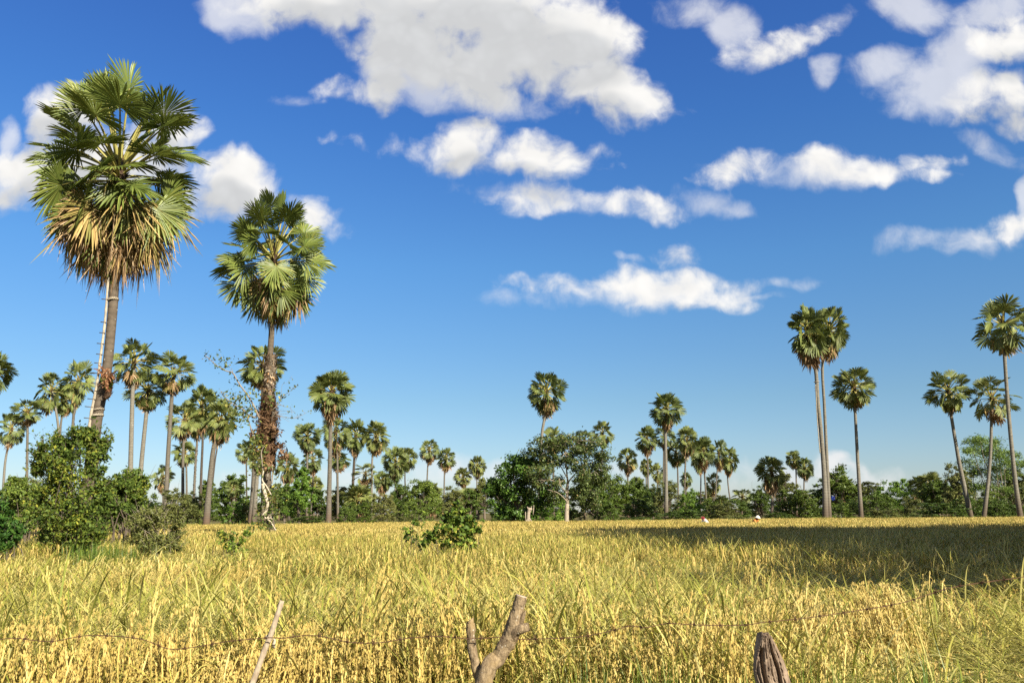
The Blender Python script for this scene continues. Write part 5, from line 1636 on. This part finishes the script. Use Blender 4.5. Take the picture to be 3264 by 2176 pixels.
def knotty(mb, pts, rads, ns, seed, m=0, n=40, amp=.08):
    """a rough round timber with knots and a slightly irregular section"""
    rng = np.random.default_rng(seed)
    sp = spline(pts, n)
    k = len(rads) - 1
    ph = rng.uniform(0, 6.28, 6)
    ref = Vector((1, 0, 0)); V = []; O_ = []
    n, ns = n * 3, ns * 2
    sp = spline(pts, n)
    for i, p in enumerate(sp):
        s = i / (n - 1) * k; j = min(int(s), k - 1)
        r = rads[j] + (rads[j + 1] - rads[j]) * (s - j)
        t = (sp[min(i + 1, n - 1)] - sp[max(i - 1, 0)]).normalized()
        a = (ref - t * ref.dot(t)).normalized(); ref = a
        b2 = t.cross(a)
        for q_ in range(ns):
            th = 2 * math.pi * q_ / ns
            f = 1 + amp * (math.sin(2 * th + ph[0] + i * .04) * .5 + math.sin(3 * th + ph[1] - i * .07) * .35 + math.sin(5 * th + ph[2] + i * .15) * .25 + math.sin(i * .17 + ph[3]) * .4)
            V.append(tuple(p + (a * math.cos(th) + b2 * math.sin(th)) * r * f)); O_.append(tuple(a * math.cos(th) + b2 * math.sin(th)))
    q = [(i * ns + c_, i * ns + (c_ + 1) % ns, (i + 1) * ns + (c_ + 1) % ns, (i + 1) * ns + c_) for i in range(n - 1) for c_ in range(ns)]
    VV, OO = np.array(V), np.array(O_)
    q1 = VV * np.array((150, 150, 55)); q2 = VV * np.array((420, 420, 160)); q3 = VV * 60
    crack = np.maximum(0, .12 - np.abs(vn3(VV * np.array((190, 190, 26)) + 7) - .5)) / .12
    dsp = (vn3(q1) - .5) * .0035 + (vn3(q2) - .5) * .0018 + (vn3(q3) - .5) * .005 - crack * .0022
    V = [tuple(v) for v in VV + OO * dsp[:, None] * min(1, rads[0] / .02)]
    V += [tuple(sp[0]), tuple(sp[-1])]
    tr = [(n * ns, (c_ + 1) % ns, c_) for c_ in range(ns)] + [(n * ns + 1, (n - 1) * ns + c_, (n - 1) * ns + (c_ + 1) % ns) for c_ in range(ns)]
    mb.add(V, q, tr, m)


d = 3.4
top, low = P(1661, 1900, d), P(1541, 2180, d - .02)
g = Vector((low.x - .16, low.y + .02, 0))
post = empty('forked_post', g, 'rough forked tree-branch post with a sawn top and a broken side stub', 'fence post')
mb = MB()
knotty(mb, [top - g, P(1648, 1950, d) - g, P(1629, 2020, d) - g, P(1590, 2095, d) - g, low - g, Vector((.05, 0, .55)), Vector((0, 0, -.02))],
       [.0235, .0265, .033, .029, .034, .04, .045], 20, 1, 0, 70, .05)
knotty(mb, [P(1622, 2045, d - .005) - g, P(1640, 2018, d - .02) - g, P(1662, 2003, d - .03) - g, P(1687, 1996, d - .03) - g], [.022, .019, .0175, .0165], 14, 2, 0, 20, .06)
knotty(mb, [P(1655, 1992, d - .012) - g, P(1668, 1962, d - .015) - g, P(1679, 1940, d - .012) - g], [.012, .008, .0012], 8, 3, 0, 14, .1)
link('main_limb', mb.mesh('main_limb', M['old_wood'], True), post)
mb = MB()
knotty(mb, [P(1500, 1985, d + .02) - g, P(1501, 2030, d + .02) - g, P(1508, 2080, d + .015) - g, P(1521, 2135, d + .01) - g, P(1535, 2190, d) - g], [.0165, .0175, .0175, .018, .018], 14, 4, 0, 30, .06)
V0 = P(1500, 1986, d + .02) - g
tube(mb, [V0 + Vector((-.004, 0, -.004)), V0 + Vector((.004, 0, .008)), V0 + Vector((.010, 0, .022))], [.0155, .010, .0015], 10, 0)
link('side_prong', mb.mesh('side_prong', M['old_wood'], True), post)
mb = MB()
t = (top - P(1648, 1950, d)).normalized()
cc = top - g + t * .0015
ax = t.cross(Vector((0, 1, 0))).normalized(); ay = t.cross(ax)
tube(mb, [cc - t * .001, cc + t * .002], [.0225, .0215], 20, 0)
link('sawn_end', mb.mesh('sawn_end', M['cut_wood'], False), post)

# split plank post
d = 2.9
L_ = [(2422, 2019), (2416, 2060), (2411, 2098), (2410, 2140), (2417, 2176)]
R_ = [(2458, 2022), (2476, 2060), (2496, 2100), (2511, 2140), (2521, 2176)]
g = (P(2469, 2176, d)); g = Vector((g.x + .02, g.y, 0))
plank = empty('plank_post', g, 'weathered split plank post with a pointed top and deep grooves', 'fence post')
ls = [P(x, y, d) - g for x, y in L_]; rs = [P(x, y, d) - g for x, y in R_]
ls.append(Vector((ls[-1].x + .004, 0, 0))); rs.append(Vector((rs[-1].x + .01, 0, 0)))


def polyline(p, cuts):
    """cuts[i] samples on every straight piece"""
    out = [p[0]]
    for a_, b_, n_ in zip(p, p[1:], cuts):
        out += [a_.lerp(b_, (k_ + 1) / n_) for k_ in range(n_)]
    return out


lz, rz = polyline(ls, (12, 12, 12, 12, 11)), polyline(rs, (12, 12, 12, 12, 11))
mb = MB()
nu = 48
gr = [(-.86, .05, .012, .35, 1), (-.62, .11, .030, .42, 1), (-.33, .03, .010, 0, 1), (-.05, .025, .009, 0, .8), (.28, .10, .030, .12, 1), (.62, .035, .012, .3, 1), (.12, .02, .006, 0, .45), (-.5, .02, .008, 0, .3)]
V = []
rng = np.random.default_rng(17)
for i in range(60):
    v = i / 59
    for j in range(nu):
        u = -1 + 2 * j / (nu - 1)
        p = lz[i].lerp(rz[i], (u + 1) / 2)
        dep = -.016 * (1 - abs(u) ** 4) + .0012 * math.sin(u * 40 + v * 7) + rng.normal(0, .0006)
        for (gu, gw, gd, v0, v1) in gr:
            if v0 * .5 <= v <= max(v1, .5):
                x = (u - gu - .05 * math.sin(v * 9 + gu * 8)) / gw
                dep += gd * math.exp(-x ** 4) * min(1, (v - v0 * .5) * 10 + .15)
        V.append(tuple(p + Vector((0, dep, .010 * math.sin(u * 6) * (1 - v) * (i == 0)))))
q = [(i * nu + j, (i + 1) * nu + j, (i + 1) * nu + j + 1, i * nu + j + 1) for i in range(59) for j in range(nu - 1)]
n0 = len(V)
for i in range(60):      # back edge
    V.append(tuple(lz[i] + Vector((.004, .05, -.004)))); V.append(tuple(rz[i] + Vector((-.004, .05, -.004))))
for i in range(59):
    q.append((i * nu, n0 + 2 * i, n0 + 2 * i + 2, (i + 1) * nu))
    q.append((i * nu + nu - 1, (i + 1) * nu + nu - 1, n0 + 2 * i + 3, n0 + 2 * i + 1))
    q.append((n0 + 2 * i, n0 + 2 * i + 1, n0 + 2 * i + 3, n0 + 2 * i + 2))
tr = [(j, j + 1, n0) for j in range(nu - 1)] + [(nu - 1, n0 + 1, n0)]
mb.add(V, q, tr)
link('plank', mb.mesh('split_plank', M['plank'], False), plank)

# barbed wire
wp = [(-60, 2040), (0, 2036), (57, 2033), (160, 2043), (283, 2024), (440, 2034), (536, 2066), (612, 2062), (727, 2043), (842, 2032), (870, 2031), (906, 2032), (971, 2024), (1027, 2027), (1121, 2046), (1214, 2046), (1308, 2032), (1401, 2027),
      (1490, 2034), (1542, 2033), (1588, 2030), (1660, 2036), (1740, 2034), (1830, 2030), (1900, 2020), (1960, 2006), (2010, 1994), (2060, 1998), (2125, 1986), (2200, 1989), (2300, 1992), (2380, 1990), (2435, 1982), (2562, 1969), (2725, 1946), (2879, 1919), (3037, 1871), (3264, 1838), (3400, 1820)]
wd = lambda x: 3.36 + (.02 if x > 1480 else 0) + (0 if x < 2200 else .0002 * (x - 2200))
w0 = P(-60, 2040, 3.36)
wire = empty('barbed_wire', w0, 'rusty twisted strand of barbed wire stretched between the posts', 'barbed wire')
wpts = spline([P(x, y, wd(x)) - w0 for x, y in wp], 900)
mb = MB()
for s in (0, math.pi):
    tube(mb, [p + Vector((0, math.cos(i * .55 + s), math.sin(i * .55 + s))) * .0012 for i, p in enumerate(wpts)], .0010, 5, 0, cap=False)
link('strand', mb.mesh('wire_strand', M['rust'], True), wire)
mb = MB()
for k in range(2):
    for sgn in (-1, 1):
        L = [Vector((.004 * (k - .5) + .0006 * t, math.cos(t) * .0034, math.sin(t) * .0034)) for t in np.linspace(0, 9, 14)]
        tube(mb, L + [L[-1] + Vector((sgn * .004, .006 * sgn, .015 * sgn))], [.0011] * 14 + [.0004], 4, 0)
    tube(mb, [Vector((.004 * (k - .5), .002, -.015)), Vector((.004 * (k - .5), -.002, .015))], [.0005, .0012], 4, 0)
barb = mb.mesh('wire_barb', M['rust'], True)
acc, nxt = 0, .06
for i in range(1, len(wpts)):
    acc += (wpts[i] - wpts[i - 1]).length
    if acc > nxt:
        nxt += .105
        o = link('barb', barb, wire, wpts[i])
        o.rotation_euler = (i * 1.3, 0, math.atan2(wpts[i].y - wpts[i - 1].y, wpts[i].x - wpts[i - 1].x))


# ------------------------------------------------------------------ the two farmers
def farmer(label, px, py, d, facing, shirt, hat):
    f = Vector((P(px, py, d).x, d, 0))
    root = empty('person', f, label, 'person')
    root.rotation_euler = (0, 0, facing)
    # stooping to the rice; x is forward
    J = {'pelvis': (0, 0, .80), 'belly': (.10, 0, .92), 'chest': (.26, 0, 1.06), 'neck': (.37, 0, 1.15), 'head': (.44, 0, 1.23), 'crown': (.47, 0, 1.33)}
    rad = {'pelvis': .135, 'belly': .12, 'chest': .135, 'neck': .055, 'head': .088, 'crown': .07}
    E = [('pelvis', 'belly'), ('belly', 'chest'), ('chest', 'neck'), ('neck', 'head'), ('head', 'crown')]
    for s, n in ((-1, 'a'), (1, 'b')):
        J.update({'hip' + n: (0, .09 * s, .76), 'knee' + n: (.10, .11 * s, .43), 'ank' + n: (-.02, .11 * s, .08), 'toe' + n: (.16, .13 * s, .03),
                  'sho' + n: (.29, .17 * s, 1.07), 'elb' + n: (.42, .24 * s, .86), 'wri' + n: (.60, .16 * s, .78), 'palm' + n: (.67, .14 * s, .76)})
        rad.update({'hip' + n: .085, 'knee' + n: .056, 'ank' + n: .038, 'toe' + n: .03, 'sho' + n: .06, 'elb' + n: .04, 'wri' + n: .028, 'palm' + n: .03})
        E += [('pelvis', 'hip' + n), ('hip' + n, 'knee' + n), ('knee' + n, 'ank' + n), ('ank' + n, 'toe' + n), ('chest', 'sho' + n), ('sho' + n, 'elb' + n), ('elb' + n, 'wri' + n), ('wri' + n, 'palm' + n)]
        for k in range(5):
            o_ = (k - 2) * .018
            fl = [.055, .075, .08, .074, .058][k]
            if k == 0: p1, p2 = (.69, (.14 * s) - .035 * s, .75), (.72, (.14 * s) - .04 * s, .73)
            else: p1, p2 = (.70 + fl * .4, .14 * s + o_ * s, .745), (.69 + fl, .14 * s + o_ * s, .70)
            J.update({f'fa{k}{n}': p1, f'fb{k}{n}': p2}); rad.update({f'fa{k}{n}': .009, f'fb{k}{n}': .008})
            E += [('palm' + n, f'fa{k}{n}'), (f'fa{k}{n}', f'fb{k}{n}')]
    J.update({'nose': (.535, 0, 1.225)}); rad['nose'] = .014; E.append(('head', 'nose'))
    keys = list(J)
    me = bpy.data.meshes.new('body')
    me.from_pydata([J[k] for k in keys], [(keys.index(a_), keys.index(b_)) for a_, b_ in E], [])
    o = link('body', me, root)
    o.modifiers.new('skin', 'SKIN')
    for k_, sv_ in zip(keys, me.skin_vertices[0].data):
        sv_.radius = (rad[k_], rad[k_]); sv_.use_root = k_ == 'pelvis'
    ss = o.modifiers.new('smooth', 'SUBSURF'); ss.levels = ss.render_levels = 1
    sk, N = mat('skin'); finish(N, (.22, .11, .065, 1), .55, .3)
    me.materials.append(sk)

    def cloth(name, chains, col):
        mb = MB()
        for ch, rr in chains:
            tube(mb, spline(ch, 12), [rr[0] + (rr[1] - rr[0]) * i / 11 for i in range(12)], 14, 0, cap=True)
        m_, N_ = mat(name); finish(N_, (*col, 1), .85, .1)
        return link(name, mb.mesh(name, m_, True), root)
    V3 = Vector
    cloth('shirt', [([V3((-.02, 0, .80)), V3((.10, 0, .93)), V3((.27, 0, 1.07)), V3((.35, 0, 1.13))], (.165, .13))] +
          [([V3((.28, .10 * s, 1.08)), V3((.30, .18 * s, 1.06)), V3((.42, .24 * s, .86)), V3((.58, .165 * s, .785))], (.085, .05)) for s in (-1, 1)], shirt)
    cloth('trousers', [([V3((0, 0, .86)), V3((0, .09 * s, .74)), V3((.10, .11 * s, .43)), V3((-.01, .11 * s, .12))], (.14, .06)) for s in (-1, 1)], (.05, .05, .07))
    mb = MB()
    if hat[0] == 'brim':
        c = V3((.455, 0, 1.29)); u = V3((.25, 0, .97))
        tube(mb, [c - u * .03, c, c + u * .02, c + u * .10, c + u * .14], [.215, .205, .125, .11, .05], 20, 0)
    else:
        c = V3((.45, 0, 1.27)); u = V3((.3, 0, .95))
        tube(mb, [c - u * .05, c, c + u * .07, c + u * .11], [.15, .135, .12, .04], 18, 0)
        tube(mb, [c + V3((.05, 0, .02)), c + V3((.20, 0, -.03))], [.10, .09], 14, 0, flat=.2)
    m_, N_ = mat('hat_cloth'); finish(N_, (*hat[1], 1), .85, .1)
    link('hat', mb.mesh('hat', m_, True), root)
    mb = MB()
    tube(mb, [V3((.36, 0, 1.12)), V3((.40, 0, 1.19)), V3((.425, 0, 1.26))], [.10, .115, .118], 14, 0, flat=.9)
    m_, N_ = mat('scarf_cloth'); finish(N_, (*hat[2], 1), .85, .1)
    link('scarf', mb.mesh('scarf', m_, True), root)
    return root


farmer('farmer in a white shirt, dark red hat and pink scarf, stooping in the rice', 2254, 1660, 66, R(215), (.75, .78, .80), ('cap', (.16, .025, .03), (.62, .30, .26)))
farmer('farmer in an orange shirt and wide pale hat, stooping in the rice', 2400, 1660, 66, R(-50), (.72, .26, .07), ('brim', (.80, .76, .62), (.12, .05, .03)))

# ------------------------------------------------------------------ trees beside the camera, outside the frame, whose shadow lies across the rice
SHADE = [(23.5, 6, 18, 10, 'mound', 'dark'), (24.5, 1, 17, 10, 'mound', 'mid'), (28.5, 8, 19, 11, 'mound', 'dark'), (24, 9.5, 18.5, 9, 'mound', 'olive'), (24, 22, 20, 10, 'mound', 'dark'), (22.5, 18.3, 19, 9, 'mound', 'dark'), (20, 13.6, 18, 9.5, 'mound', 'mid'), (25.5, 20, 19.5, 10, 'mound', 'olive'), (20.0, -6.5, 14, 9, 'mound', 'mid'), (17.2, 1.0, 14, 8.5, 'mound', 'dark'), (19.8, 6, 15, 9, 'mound', 'mid'), (20.8, 11.5, 16.5, 9.5, 'mound', 'olive'), (22.3, 17.5, 17.5, 9, 'mound', 'dark'), (23.2, 23.5, 18, 9, 'mound', 'mid'),
         (29, 18, 18, 11, 'mound', 'dark'), (30, 24, 18, 10, 'mound', 'mid'), (36, 22, 18.5, 12, 'mound', 'mid'), (43, 24, 18.5, 13, 'mound', 'dark'), (42, 17, 18.5, 13, 'mound', 'dark'), (52, 26, 18, 13, 'mound', 'mid'), (60, 28, 18, 13, 'mound', 'mid'),
         (27, 5, 17, 11, 'mound', 'dark'), (33, 11, 18, 12, 'mound', 'mid'), (26, -2, 16, 11, 'mound', 'mid'), (27, 11.5, 17, 11, 'mound', 'mid'), (42, 9, 18, 13, 'mound', 'dark'), (36, 3, 17, 13, 'mound', 'mid'), (51, 16, 18, 14, 'mound', 'olive'), (30, -9, 16, 12, 'mound', 'dark')]
for i, (x, y, h, w, k_, c_) in enumerate(SHADE):
    tree(0, 0, 0, 0, k_, c_, 'large roadside tree beyond the edge of the picture whose shade lies on the rice', 'roadside_tree', 'roadside trees casting the shade', foot=(x, y, 0), h=h, wm=w)
